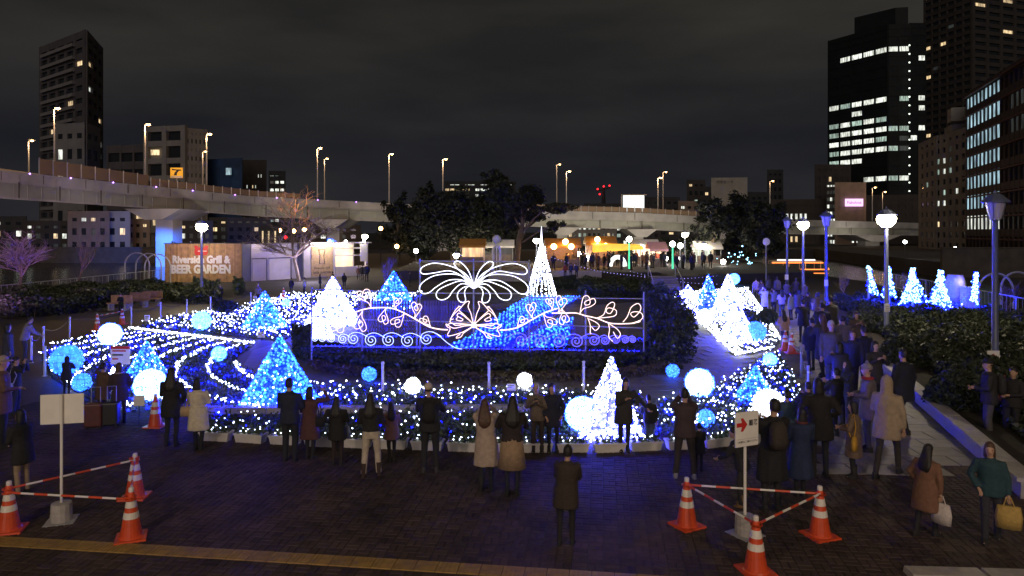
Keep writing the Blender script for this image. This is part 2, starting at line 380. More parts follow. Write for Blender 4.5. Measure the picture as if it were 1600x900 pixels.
slabs(path, gpoly([(690, 612), (700, 588), (1000, 596), (1100, 560), (1060, 480), (1085, 490), (1160, 560), (1120, 605), (1010, 622)]), 1.0, .7, .2, .009, 200)
# low stone retaining wall along the right-hand shrub bed
WL = [G(1608, 782), G(1517, 700), G(1440, 632), G(1367, 569), G(1328, 532), G(1296, 505), G(1270, 482)]
r = thing('retaining_wall', 'low pale stone retaining wall between the right-hand path and the dark shrub bed', 'wall', WL[0]); o0 = WL[0]
segs = []
for a, bb in zip(WL, WL[1:]):
    n = max(1, round((bb-a).length/1.15))
    segs += [(a.lerp(bb, i/n), a.lerp(bb, (i+1)/n)) for i in range(n)]
for a, bb in segs:
    mid = (a+bb)/2-o0; d = bb-a; rz = math.atan2(d.y, d.x); L_ = d.length
    k = MB(); k.box((0, 0, .15), (L_-.012, .24, .3), 0, 1); k.build('wall_block', M['granite'], r, False, mid).rotation_euler = (0, 0, rz)
    k = MB(); k.box((0, 0, .335), (L_-.008, .36, .07), 0, .98); k.build('coping_stone', M['granite'], r, False, mid).rotation_euler = (0, 0, rz)
rb = [tuple((p+Vector((.15, .1, 0)))[:2]) for p in WL]+[(30.4, 78), (30.8, 62.5), (24.2, 34), (24.2, 14)]
k = MB(); k.prism(rb, 0, .28); struct('shrub_bed', k, 'soil')
# terrace behind the garden: retaining wall, stairs, hedge-top
k = MB(); k.prism([(-11.5, 68), (-3, 68), (13.5, 65), (13.5, 60.0), (16.2, 60.0), (16.2, 62), (28, 66), (30.2, 80), (30.6, 140), (-14, 140)], 0, .85); struct('terrace', k, 'ground')
r = thing('terrace_wall', 'pale retaining wall below the festival crowd, behind the garden', 'wall', (3.4, 65.9, 0))
for i in range(9):
    k = MB(); k.box((0, 0, .5), (1.14, .3, 1.0)); k.build('wall_panel', M['granite'], r, False, (-5+i*1.16, -i*.04+rng.uniform(-.02, .02), 0))
r = thing('stairs', 'flight of stone steps with metal handrails leading up to the festival', 'stairs', (11.6, 53.2, 0))
for i in range(7):
    k = MB(); k.box((0, 0, .065+.065*i), (2.2, .9, .13+.13*i)); k.build('step', M['stone'], r, False, (.28*i*.5, i*.95, 0))
for s in (-1.1, 1.15):
    k = MB(); k.path([(s, -.2, .0), (s, -.2, .95), (s+.8, 5.8, 1.85), (s+.8, 5.8, .9)], .035, 6); k.build('handrail', M['steel'], r)

# ================================================================ EXPRESSWAY
DX = [(-150, 96), (0, 108), (200, 126), (400, 148), (620, 172), (870, 178), (1000, 180), (1100, 186), (1250, 205), (1440, 225), (1620, 240)]
DT = [(-150, 246), (0, 267), (200, 288), (400, 308), (620, 319), (870, 330), (1000, 333), (1100, 339), (1250, 344), (1440, 349), (1620, 352)]
DPB = [(-150, 262), (0, 282), (200, 302), (400, 318), (620, 329), (870, 341), (1000, 344), (1100, 349), (1250, 353), (1440, 357), (1620, 360)]
DB = [(-150, 290), (0, 310), (200, 323), (400, 338), (620, 347), (870, 355), (1000, 358), (1100, 363), (1250, 366), (1440, 368), (1620, 371)]
xs = list(range(-150, 1621, 30))
deck = thing('elevated_expressway', 'long grey elevated expressway curving across the background behind the park', 'expressway', P(700, lerp(DB, 700), lerp(DX, 700)))
o0 = deck.location.copy()
def dsec(x):
    d = lerp(DX, x); w = P(x, lerp(DT, x), d); zb = P(x, lerp(DPB, x), d).z; zg = P(x, lerp(DB, x), d).z
    return w, zb, zg
def strip(fn):
    k = MB(); pr = [fn(x) for x in xs]; m = len(pr[0])
    k.v = [tuple(Vector(p)-o0) for s in pr for p in s]
    for i in range(len(xs)-1):
        for j in range(m):
            j2 = (j+1) % m; k.f.append((i*m+j, (i+1)*m+j, (i+1)*m+j2, i*m+j2))
    k.f.append(tuple(range(m))); k.f.append(tuple((len(xs)-1)*m+j for j in range(m))[::-1])
    return k
def sec(y0, y1, z0, z1):
    def f(x):
        w, zb, zg = dsec(x); zz = {'t': w.z, 'p': zb, 'g': zg}
        a, b_ = zz[z0[0]]+z0[1], zz[z1[0]]+z1[1]
        return [(w.x, w.y+y0, b_), (w.x, w.y+y0, a), (w.x, w.y+y1, a), (w.x, w.y+y1, b_)]
    return f
strip(sec(0, .35, ('t', 0), ('p', 0))).build('parapet', M['concrete'], deck)
strip(sec(-.08, .5, ('t', .12), ('t', .003))).build('parapet_cap', M['concrete'], deck)
strip(sec(.36, 13, ('p', .25), ('p', -.25))).build('deck_slab', M['concrete'], deck)
strip(sec(1.2, 3.6, ('p', -.253), ('g', 0))).build('girder', M['girder'], deck)
strip(sec(8.5, 11, ('p', -.253), ('g', 0))).build('girder', M['girder'], deck)
strip(sec(13, 13.35, ('t', .2), ('p', -.3))).build('parapet', M['concrete'], deck)
strip(sec(1.0, 1.19, ('g', .32), ('g', -.02))).build('girder_flange', M['concrete'], deck)
k = MB()                                                     # vertical stiffeners on the girder
for x in range(-140, 1600, 22):
    w, zb, zg = dsec(x); k.box(Vector((w.x, w.y+1.14, (zb-.3+zg)/2))-o0, (.12, .14, zb-.4-zg))
k.build('stiffeners', M['girder'], deck)['kind'] = 'stuff'
k = MB()
for x in range(-130, 1600, 66):
    w, zb, zg = dsec(x); k.box(Vector((w.x, w.y-.02, (w.z+zb)/2))-o0, (.10, .06, w.z-zb-.1)); k.path([Vector((w.x+2, w.y+1.0, zb-.2))-o0, Vector((w.x+2, w.y+1.0, zg+.1))-o0], .09, 5)
k.build('joints_and_pipes', M['embank'], deck)['kind'] = 'stuff'
fm = bpy.data.materials.new('barrier_panel'); fm.use_nodes = True; fm.node_tree.nodes['Principled BSDF'].inputs['Base Color'].default_value = (.30, .20, .13, 1); fm.node_tree.nodes['Principled BSDF'].inputs['Roughness'].default_value = .5
def fence_run(x0, x1, stp, h0, h1):
    x = x0
    while x < x1:
        a, b_ = dsec(x)[0], dsec(min(x+stp, x1))[0]; h = h0+(h1-h0)*(x-x0)/(x1-x0)
        k = MB(); y = .22
        k.quad(Vector((a.x+.12, a.y+y, a.z+.2))-o0, Vector((b_.x-.12, b_.y+y, b_.z+.2))-o0, Vector((b_.x-.12, b_.y+y, b_.z+h))-o0, Vector((a.x+.12, a.y+y, a.z+h))-o0)
        k.quad(Vector((a.x+.12, a.y+y+.06, a.z+h))-o0, Vector((b_.x-.12, b_.y+y+.06, b_.z+h))-o0, Vector((b_.x-.12, b_.y+y+.06, b_.z+.2))-o0, Vector((a.x+.12, a.y+y+.06, a.z+.2))-o0)
        k.build('barrier_panel', fm, deck)
        k = MB(); k.box(Vector((a.x, a.y+y, a.z+.1+h/2))-o0, (.14, .14, h+.1)); k.build('barrier_post', M['concrete'], deck)
        x += stp
fence_run(60, 232, 22, 2.6, 2.0); fence_run(235, 470, 14, 1.5, 1.2); fence_run(800, 1090, 12, 1.5, 1.3)
for x in (112, 178, 245, 302, 368, 433, 497, 557, -5, 48):
    w = dsec(x)[0]; k = MB(); k.sphere(Vector((w.x, w.y-.2, w.z+.05))-o0, .11, 8, 5); k.build('marker_light', M['purple'], deck)
for x, w_, dd in ((248, 3.2, 4), (515, 2.8, 5), (1002, 2.4, 5), (1372, 4.4, 6), (880, 2.6, 5), (1130, 2.6, 5), (690, 2.8, 5)):
    wv, zb, zg = dsec(x); r = MB(); c_ = Vector((wv.x, wv.y+dd, 0))-o0
    r.box(c_+Vector((0, 0, (zg-2.0-2.2)/2)), (w_, w_*1.2, zg-2.0+2.2)); r.build('pier', M['concrete'], deck)
    k = MB(); k.add([c_+Vector(p) for p in ((-w_/2, -6, zg-2), (w_/2, -6, zg-2), (w_/2, 7, zg-2), (-w_/2, 7, zg-2))]+[c_+Vector(p) for p in ((-w_*1.6, -6.3, zg-.02), (w_*1.6, -6.3, zg-.02), (w_*1.6, 8, zg-.02), (-w_*1.6, 8, zg-.02))], [(3, 2, 1, 0), (4, 5, 6, 7), (0, 1, 5, 4), (1, 2, 6, 5), (2, 3, 7, 6), (3, 0, 4, 7)])
    k.build('pier_head', M['concrete'], deck)
w = dsec(248)[0]; light('assumed_blue_flood', 'SPOT', (w.x+6, w.y-9, 2), 45000, (.02, .16, 1), .3, (math.radians(78), 0, math.radians(28)), 1.0)  # assumed blue floods without fixtures, colouring the piers blue
w = dsec(560)[0]; light('assumed_blue_flood', 'SPOT', (w.x-4, w.y-6, 2), 26000, (.04, .12, 1), .3, (math.radians(75), 0, math.radians(30)), 1.0)
# added fill spots without fixtures, standing in for bank and festival spill
for x, pw, c_ in ((-60, 1700, (1, .72, .95)), (60, 1800, (1, .74, .92)), (180, 1900, (1, .80, .85)), (330, 2100, (1, .84, .78)), (480, 2700, (1, .84, .72)), (620, 2600, (1, .86, .70)), (850, 4300, (1, .89, .68)), (960, 4300, (1, .89, .68)), (1070, 3600, (1, .89, .70)), (1230, 2800, (1, .9, .74)), (1380, 2800, (1, .9, .74))):
    w, zb, zg = dsec(x); light('viaduct_fill', 'SPOT', (w.x*.9, w.y-17, 1.2), pw, c_, 1.0, (math.radians(112), 0, math.radians(0)), 2.1)
# expressway lamp posts
def road_lamp(x, yh, off, lab, mini=False):
    w = dsec(x)[0]; base = Vector(((x-800)/F*(w.y+off), w.y+off, dsec(x)[1]+.2)); top = P(x, yh, base.y).z
    r = thing('street_lamp', lab, 'street lamp', base, 0, 'lamp posts along the elevated expressway'); h = top-base.z
    k = MB(); k.path([(0, 0, 0), (0, 0, h*.6), (-.05, 0, h-.1)], [.16, .12, .09], 8); k.build('pole', M['steel'], r)
    k = MB(); k.path([(-.05, 0, h-.12), (.45, -.15, h+.02)], [.06, .05], 6); k.box((.75, -.25, h+.12), (1.0, .4, .12), 0, .8); k.build('lamp_arm', M['steel'], r)
    k = MB(); k.sphere((.75, -.25, h-.04), .30 if not mini else .24, 10, 6, (1, .8, .55)); k.build('lamp_head', M['lampo'], r)
    light('street_lamp_light', 'POINT', (base.x+.6, base.y-.9, top-.7), 1900 if not mini else 700, (1, .55, .24), .3)
for x, yh, off, lab, mn in ((85, 170, 1.5, 'tall expressway lamp post in front of the left apartment tower', 0), (227, 195, 1.5, 'expressway lamp post left of the yellow 7 sign', 0), (323, 210, 1.5, 'expressway lamp post at the right edge of the grey apartment block', 0),
    (45, 220, 12, 'distant expressway lamp post at the far left of the viaduct', 1), (317, 237, 12, 'shorter expressway lamp post partly behind the grey apartment block corner', 1), (496, 232, 1.5, 'expressway lamp post above the bare tree', 0), (507, 248, 12, 'far-side expressway lamp post just right of the one over the bare tree', 1),
    (608, 241, 1.5, 'lone expressway lamp post left of the dark pines', 0), (692, 249, 1.5, 'expressway lamp post rising from behind the dark tree crowns', 0), (870, 257, 12, 'thinner far-side expressway lamp post right of the pine', 1), (885, 268, 1.5, 'nearer expressway lamp post right of the pine', 0),
    (1028, 278, 1.5, 'expressway lamp post right of the blank lit billboard', 0), (1036, 269, 12, 'taller far-side lamp post behind the one right of the billboard', 1), (1203, 283, 1.5, 'expressway lamp post above the right-hand evergreens', 1), (1363, 293, 1.5, 'expressway lamp post above the brightest park lamp', 1), (1379, 300, 12, 'small expressway lamp post right above the brightest park lamp', 1)):
    road_lamp(x, yh, off, lab, mn)
# yellow 7 sign on the expressway
w = dsec(276)[0]; r = thing('road_sign', 'yellow road sign with a black 7 standing on the expressway', 'sign', (P(276, 270, w.y+1).x, w.y+1, dsec(276)[1]))
zc = P(276, 270, w.y+1).z-r.location.z
k = MB(); k.path([(0, .1, 0), (0, .1, zc-.9)], .1, 6); k.build('sign_post', M['steel'], r)
k = MB(); k.box((0, 0, zc), (2.35, .12, 1.95)); k.build('sign_panel', emat('sign_yellow', (1, .45, .02), .5, base=(.6, .3, .02)), r)
k = MB(); k.box((0, -.065, zc-.78), (2.1, .02, .28)); k.build('name_strip', M['plastic'], r)
k = MB(); k.add([(-.9, -.085, zc+.78), (-.85, -.085, zc+.5), (.05, -.085, zc+.42), (-.35, -.085, zc+.05), (-.5, -.085, zc-.5), (.05, -.085, zc-.5), (.12, -.085, zc-.05), (.45, -.085, zc+.35), (.9, -.085, zc+.42), (.9, -.085, zc+.62), (-.2, -.085, zc+.66)], [tuple(range(11))]); k.build('numeral', M['black'], r)

# ================================================================ BUILDINGS
WC = {}
def building(name, label, chain, ytop, floors, cols, wall, lit, cat='building', zb=0., wf=.62, hf=.5, depth=16, proud=.3, skip=0, extra=None, band=True):
    pts = [Vector(((px-800)/F*Y, Y, 0)) for px, Y in chain]; Yr = chain[0][1]
    zt = CH+(HZ-ytop)/F*Yr
    bk = lambda p: p+p.normalized()*depth
    if len(pts) == 2: poly = pts+[bk(pts[1]), bk(pts[0])]
    else: poly = pts+[pts[0]+pts[-1]-pts[1]] if len(pts) == 3 else pts+[bk(pts[-1]), bk(pts[0])]
    o0 = pts[0].lerp(pts[-1], .5); o0.z = zb; r = thing(name, label, cat, o0)
    k = MB(); k.prism([tuple((p-o0)[:2]) for p in poly], -.5, zt-zb)
    fh = (zt-zb)/floors; wins = []
    for e, (a, b_) in enumerate(zip(pts, pts[1:])):
        d = b_-a; Ln = d.length; rz = math.atan2(d.y, d.x); n_ = Vector((d.y, -d.x, 0)).normalized(); nc = cols[e]
        if not nc: continue
        cw = Ln/nc
        bh = fh*(1-hf); pw = cw*(1-wf)
        for f in range(floors+1):
            zc = f*fh; hh = bh if f not in (0,) else bh
            c_ = a.lerp(b_, .5)-o0+n_*(proud*.45); k.box((c_.x, c_.y, min(zc, zt-zb-bh/2+.02)+.013*e), (Ln+proud*.9, proud*.9, hh), rz)
        if wf < .97:
            for i in range(nc+1):
                c_ = a+d*(i/nc)-o0+n_*(proud*.5); k.box((c_.x, c_.y, (zt-zb)/2-.05*e), (pw, proud, zt-zb+.1), rz)
        for f in range(skip, floors):
            for i in range(nc):
                m = lit(e, f, i)
                if m: wins.append((a+d*((i+.5)/nc)-o0+n_*.06+Vector((0, 0, (f+.5)*fh)), rz, cw*(wf if wf < .97 else .9), fh*hf, m))
    k.build('wall', M[wall] if isinstance(wall, str) else wall, r)
    for p, rz, ww, hh, m in wins[:300]:
        key = (round(ww, 2), round(hh, 2), m)
        if key not in WC:
            q = MB(); q.box((0, 0, 0), (ww*.98, .08, hh*.96)); WC[key] = q.mesh('window', M[m])
        obj('window', WC[key], r, p, rz)
    return r, o0, zt
def rl(p, ms=('lite',), off=None, seed=0):
    R = random.Random(seed)
    return lambda e, f, i: (R.choice(ms) if R.random() < p else off)
M['tow'] = mat('tower_wall', (.075, .068, .075), .8, .15, .3); M['towl'] = mat('tower_light_wall', (.18, .17, .18), .8, .12, .3); M['blk'] = mat('black_tower_wall', (.012, .014, .017), .6, .2, .2, spec=.2)
M['brn'] = mat('brown_tower_wall', (.045, .038, .037), .8, .2, .3); M['grey'] = mat('grey_facade', (.20, .19, .19), .8, .15, .3); M['pale'] = mat('pale_facade', (.30, .29, .27), .8, .12, .3)
M['tan'] = mat('tan_facade', (.22, .17, .145), .8, .15, .4); M['darkf'] = mat('dark_facade', (.035, .035, .042), .8, .2, .4); M['redb'] = mat('dark_red_steel', (.030, .018, .018), .6, .15, .4); M['bluew'] = mat('blue_sheeting', (.010, .035, .10), .6, .3, .3)
# left apartment tower
lt = {(0, 14, 4): 'litw', (1, 14, 0): 'litw', (0, 11, 3): 'litw', (0, 9, 1): 'litw', (1, 12, 0): 'lite', (1, 10, 2): 'litw', (1, 8, 2): 'lite', (1, 7, 2): 'litg', (0, 2, 2): 'litw', (0, 3, 2): 'litw', (1, 3, 2): 'litw'}
r, o0, zt = building('apartment_tower', 'tall dark apartment tower with a few lit windows at far left', [(66, 262), (134, 240), (157, 262)], 74, 17, (5, 3), 'tow', lambda e, f, i: lt.get((e, f, i), 'glass'), 'apartment tower', wf=.72, hf=.42, proud=.7)
k = MB()
for f in range(1, 17):
    a = Vector(((72-800)/F*261, 261, 0)); b_ = Vector(((122-800)/F*244, 244, 0)); d = b_-a; n_ = Vector((d.y, -d.x, 0)).normalized(); c_ = a.lerp(b_, .5)-o0+n_*1.2
    k.box((c_.x, c_.y, f*zt/17+.2), (d.length, 1.6, 1.1), math.atan2(d.y, d.x))
k.build('balconies', M['towl'], r)
k = MB(); k.box((-4.2, 10, zt+1.9), (9, 7, 3.8)); k.build('roof_house', M['blk'], r)
building('apartment_block', 'low pale apartment wing in front of the left tower with two lit windows', [(88, 225), (133, 222), (153, 232)], 194, 6, (3, 2), 'towl', lambda e, f, i: {(0, 3, 0): 'litw', (0, 4, 0): 'lite', (1, 2, 1): 'litw'}.get((e, f, i), 'glass'), wf=.5, hf=.5)
building('apartment_block', 'low dark balcony block between the left tower and the grey apartment block', [(171, 215), (232, 212)], 228, 5, (3,), 'tow', rl(.12, ('litw', 'lite'), 'glass', 3), wf=.86, hf=.62, proud=.8)
r, o0, zt = building('apartment_block', 'grey apartment block with dark recessed balconies behind the yellow 7 sign', [(232, 205), (290, 202)], 199, 7, (2,), 'grey', lambda e, f, i: {(0, 5, 0): None, (0, 1, 0): None}.get((e, f, i), 'glass') if f else None, wf=.76, hf=.68, proud=1.2)
k = MB(); k.box((-3.2, -.35, 5.5*zt/7), (2.4, .1, 1.5)); k.build('window', M['litw'], r); k = MB(); k.box((-2.9, -.35, 1.45*zt/7), (1.9, .1, 1.6)); k.build('window', M['litw'], r)
building('apartment_block', 'narrow grey stair bay with small windows beside the recessed balconies', [(290, 201.5), (322, 205)], 200, 14, (5,), 'grey', lambda e, f, i: ('litw' if f in (4,) and i in (1, 2, 3) else 'lite' if f == 2 else 'glass') if f % 2 == 0 else None, wf=.35, hf=.5, proud=.2)
building('wrapped_building', 'building wrapped in dark blue sheeting beside the grey apartment block', [(325, 210), (378, 206)], 249, 1, (3,), 'bluew', lambda e, f, i: None, wf=.9, hf=.9, proud=.15)
k = thing('lit_notice', 'small pale blue lit notice board on the dark blue sheeting', 'sign', P(358, 268, 206)); b_ = MB(); b_.box((0, -.4, 0), (1.5, .2, 2.0)); b_.build('panel', M['litb'], k)
building('dark_block', 'dark red brick block with scattered lights right of the blue sheeting', [(362, 240), (415, 240)], 250, 8, (12,), 'brn', rl(.22, ('litw', 'lite'), None, 5), wf=.3, hf=.3, proud=.2)
building('office_block', 'small far office block with bright window bands left of the bare tree', [(421, 420), (445, 420)], 267, 9, (3,), 'darkf', rl(.55, ('lite', 'litg'), 'glass', 8), wf=.7, hf=.35)
building('office_block', 'far dark office building with lit green white bands above the pines', [(695, 480), (805, 480)], 283, 10, (14,), 'darkf', lambda e, f, i: ('lite' if (f == 9 and i % 3) or (f in (7, 8) and 5 < i < 12) else 'litw' if f == 8 and i < 5 else None), wf=.8, hf=.4)
# houses across the left river
for a, b_, yt, Y, fl, cl, wl, sd, lab in ((110, 168, 330, 162, 3, 4, 'tan', 11, 'tan house with lit windows across the left river'), (168, 200, 330, 163, 3, 2, 'pale', 12, 'pale narrow house across the river beside the tan one'), (200, 232, 342, 166, 3, 3, 'tan', 13, 'tan gabled house across the river left of the blue pier'),
    (40, 108, 345, 166, 3, 5, 'brn', 14, 'dark house across the river behind the purple tree'), (-60, 38, 338, 170, 3, 6, 'darkf', 15, 'dark block across the river at the left frame edge'), (268, 330, 345, 168, 3, 5, 'darkf', 16, 'dark building right of the blue pier behind the wood pavilion'), (330, 420, 340, 190, 4, 7, 'darkf', 17, 'dark building with lights behind the lavender pavilion wall'), (420, 560, 352, 200, 3, 9, 'brn', 18, 'brown low building behind the bare orange tree')):
    building('house', lab, [(a, Y), (b_, Y)], yt, fl, (cl,), wl, rl(.42, ('litw', 'lite', 'litd'), 'glass', sd), 'house', wf=.5, hf=.5, depth=10, proud=.2)
# blocks under / behind the expressway, centre
for a, b_, yt, Y, fl, cl, wl, sd, lab, pr in ((880, 962, 350, 230, 3, 11, 'grey', 21, 'grey block with white windows seen under the expressway behind the stalls', .5), (962, 1030, 352, 232, 3, 7, 'darkf', 22, 'dark block with tall windows seen under the expressway', .5),
    (1030, 1130, 356, 236, 2, 8, 'darkf', 23, 'low dark block under the expressway behind the evergreens', .1), (915, 1000, 318, 300, 5, 8, 'darkf', 24, 'dark building with red roof lights left of the white billboard', .12), (1010, 1060, 308, 300, 5, 5, 'darkf', 25, 'dark building behind the lamp posts right of the billboard', .3),
    (1062, 1112, 314, 280, 4, 5, 'tan', 26, 'tan low building right of the pair of lamp posts', .3), (1075, 1100, 281, 330, 7, 3, 'brn', 27, 'dark brown tower block behind the pale plain building', .1), (1164, 1200, 300, 290, 5, 4, 'darkf', 28, 'dark building between the pale block and the far lattice tower', .3),
    (1200, 1222, 265, 380, 9, 3, 'darkf', 29, 'slim dark building with blue tint at centre right skyline', .06), (1100, 1116, 292, 300, 5, 2, 'darkf', 30, 'dark narrow building with two lit windows left of the pale block', .5)):
    building('office_block', lab, [(a, Y), (b_, Y)], yt, fl, (cl,), wl, rl(pr, ('lite', 'litg', 'litw'), 'glass', sd), wf=.55, hf=.5, depth=12, proud=.2)
r, o0, zt = building('office_block', 'pale plain block with small square windows and roof lettering', [(1115, 260), (1164, 258)], 278, 6, (5,), 'pale', lambda e, f, i: 'glass' if i in (2, 3) and f < 5 else None, wf=.24, hf=.3, proud=.05)
text('lettering', '中央センター', 1.25, M['black'], r, (-1.0, -.3, zt-1.6), UPR)
# blank lit billboard
r = thing('billboard', 'blank glowing white billboard standing behind the expressway', 'billboard', P(990, 331, 205)); k = MB(); k.box((0, 0, 2.4), (6.0, .5, 4.6)); k.build('screen', M['sign_lit'], r)
k = MB(); k.box((.2, -.05, 4.9), (7.0, .8, .25)); k.path([(-3.5, 0, -3), (-3.5, 0, 5)], .15, 6); k.path([(-2, .3, -3), (-2, .3, 1)], .15, 6); k.path([(2, .3, -3), (2, .3, 1)], .15, 6); k.build('frame', M['concrete'], r)
# red aviation lights on a lattice mast
r = thing('radio_mast', 'thin dark mast with small red lights above the far buildings', 'mast', P(943, 330, 420)); k = MB(); k.path([(0, 0, 0), (0, 0, 14)], [1.6, .8], 4); k.path([(-4, 0, 12), (4, 0, 14)], .4, 4); k.build('mast_body', M['darkf'], r)
M['redl'] = emat('red_aviation', (1, .02, .03), 3, sampling='NONE')
for p in ((-3.6, -1, 13), (3.4, -1, 15), (-2.4, -1, 10), (0, -1, 14.6)):
    k = MB(); k.sphere(p, .55, 8, 5); k.build('warning_light', M['redl'], r)
# building with pink sign
r, o0, zt = building('office_block', 'building with a lit stair column and a pink sign on its plain wall', [(1292, 240), (1306, 238)], 284, 9, (3,), 'darkf', lambda e, f, i: 'lite' if (f, i) in ((8, 0), (8, 1), (8, 2), (5, 0), (4, 0), (4, 1), (3, 1), (3, 2), (2, 1), (2, 2), (6, 1), (1, 0), (1, 1), (0, 1), (0, 2)) else 'litd', wf=.8, hf=.5)
r, o0, zt = building('office_block', 'plain tan slab wall carrying the pink sign', [(1306.5, 237), (1351, 237)], 285, 6, (6,), 'tan', lambda e, f, i: 'lite' if (f, i) in ((1, 1), (1, 2), (1, 4), (0, 3), (0, 4)) else None, wf=.4, hf=.5, proud=.06)
r = thing('pink_sign', 'glowing pink shop sign high on the plain tan building', 'sign', P(1334.5, 316.5, 236.0)); k = MB(); k.box((0, 0, 0), (5.9, .3, 2.5)); k.build('sign_box', M['pinksign'], r)
text('lettering', 'Fabulous', 1.35, mat('purple_print', (.12, .02, .16), .6), r, (0, -.17, .0), UPR, bold=.01)
building('office_block', 'dark stepped block left of the pink-signed building', [(1275, 270), (1327, 270)], 257, 8, (6,), 'brn', rl(.02, ('litw',), None, 33), wf=.5, hf=.5)
building('low_building', 'long dark low building with a white lit sign strip behind the right trees', [(1205, 250), (1291, 246)], 312, 4, (12,), 'brn', lambda e, f, i: 'lite' if (f == 2 and 1 < i < 8) else 'litw' if (f == 0 and i in (4, 5)) else None, wf=.5, hf=.5)
building('dark_block', 'dark low block beside the black office tower foot', [(1352, 260), (1440, 255)], 305, 6, (8,), 'brn', rl(.04, ('litw',), None, 35), wf=.5, hf=.4)
# black office tower
LR = {19: (1, 2, 3, 4), 14: (0, 1, 2, 3, 4), 13: (2,), 12: (0, 1, 2, 3, 4), 11: (0, 1, 2, 3, 4), 10: (0, 1, 2, 3, 4), 9: (0, 1, 2, 3, 4), 8: (0, 1, 2), 6: (3, 4), 5: (0,)}
dim = {(14, 1), (12, 2), (12, 4), (11, 0), (10, 4), (9, 0), (12, 0), (8, 0)}
def tl(e, f, i):
    if e == 0: return ('litg' if (f, i) in dim else 'lite') if i in LR.get(f, ()) else None
    if e == 1: return {(19, 0): 'lite', (19, 1): 'lite', (14, 1): 'litg', (11, 0): 'litg', (11, 1): 'litg', (10, 1): 'litd', (9, 0): 'litg', (9, 1): 'litd', (6, 0): 'litg', (6, 1): 'lite'}.get((f, i))
r, o0, zt = building('office_tower', 'tall black office tower with rows of white lit windows', [(1295, 326), (1387, 300), (1421, 299)], 64, 22, (5, 2), 'blk', tl, 'office tower', wf=.86, hf=.5, proud=.25)
building('office_tower_wing', 'dark rear wing of the black office tower with a few lit windows', [(1421.5, 302), (1446, 302)], 36, 22, (2,), 'blk', lambda e, f, i: 'lite' if (f, i) in ((18, 1), (13, 1), (14, 1), (11, 1), (10, 0)) else None, 'office tower', wf=.8, hf=.5, proud=.2)
k = MB(); k.prism([tuple((Vector(((px-800)/F*Y, Y, 0))-o0)[:2]) for px, Y in ((1335, 317), (1399, 303), (1419, 302), (1419, 325), (1340, 335))], zt, zt+8.0); k.build('roof_house', M['blk'], r)
M['dotl'] = emat('tower_dot', (.9, 1, .85), 2.5, sampling='NONE')
for f in range(2, 22):
    p = P(1421, 44+f*13.4, 297); k = MB(); k.box((0, 0, 0), (.45, .3, .5)); k.build('edge_light', M['dotl'], r, False, p-o0)
# brown apartment tower, top right
lt2 = {(1, 33, 0): 'lite', (1, 31, 0): 'litw', (1, 30, 0): 'litw', (0, 26, 2): 'litw', (1, 31, 2): 'litw', (1, 27, 2): 'litw', (0, 33, 0): 'litw', (0, 14, 0): 'litw', (0, 26, 0): 'litw', (0, 22, 0): 'litw'}
r, o0, zt = building('apartment_tower', 'very tall brown apartment tower cut off by the top right corner', [(1446, 345), (1519, 320), (1625, 335)], -30, 36, (6, 5), 'brn', lambda e, f, i: lt2.get((e, f, i), 'litd' if (f*7+i*3+e) % 41 == 0 else ('glass' if f > 13 else None)), 'apartment tower', wf=.8, hf=.48, proud=.8)
# mid apartment block right
lt3 = {(1, 8, 1): 'lite', (1, 7, 1): 'lite', (1, 7, 0): 'litg', (1, 5, 1): 'litg', (1, 4, 1): 'lite', (1, 4, 0): 'lite', (1, 8, 0): 'litg', (2, 5, 1): 'lite', (2, 7, 0): 'litg', (1, 2, 0): 'litw', (2, 8, 0): 'litd', (2, 9, 0): 'litd', (0, 6, 1): 'litg'}
r, o0, zt = building('apartment_block', 'grey brown apartment block with balconies and scattered lit windows at right', [(1439, 190), (1463, 176), (1482, 171), (1513, 160)], 224, 11, (3, 2, 3), 'grey', lambda e, f, i: lt3.get((e, f, i), 'glass'), 'apartment block', wf=.45, hf=.5, proud=.3)
k = MB(); k.box((3.4, -4, zt-1.2), (8, 7, 6.2), -.35); k.build('stair_head', M['grey'], r)
k = MB(); k.box((2.6, -4.4, zt+4.4), (6.4, 4, 3.2), -.35); k.build('roof_hoarding', M['pale'], r)
# office with blue-grey glazing, right edge
def ol(e, f, i):
    if f == 0: return None
    if f == 1: return 'lite' if i < 9 else 'glass'
    if i in (9, 10): return None
    return 'litb' if i < 9 else ('litd' if f in (5, 6) else 'glass')
r, o0, zt = building('office_building', 'wide office building with tall blue grey lit windows at the right edge', [(1512, 156), (1640, 113)], 146, 8, (18,), 'redb', ol, 'office building', wf=.8, hf=.68, proud=.35, depth=25)
k = MB()
for f in range(0, 9):
    a = Vector(((1511-800)/F*155.6, 155.6, 0)); b_ = Vector(((1640-800)/F*112.6, 112.6, 0)); d = b_-a; n_ = Vector((d.y, -d.x, 0)).normalized(); c_ = a.lerp(b_, .5)-o0+n_*.75
    k.box((c_.x, c_.y, f*zt/8-1.2), (d.length, .5, .28), math.atan2(d.y, d.x))
k.build('floor_ledges', mat('rust_ledge', (.09, .035, .03), .6), r)
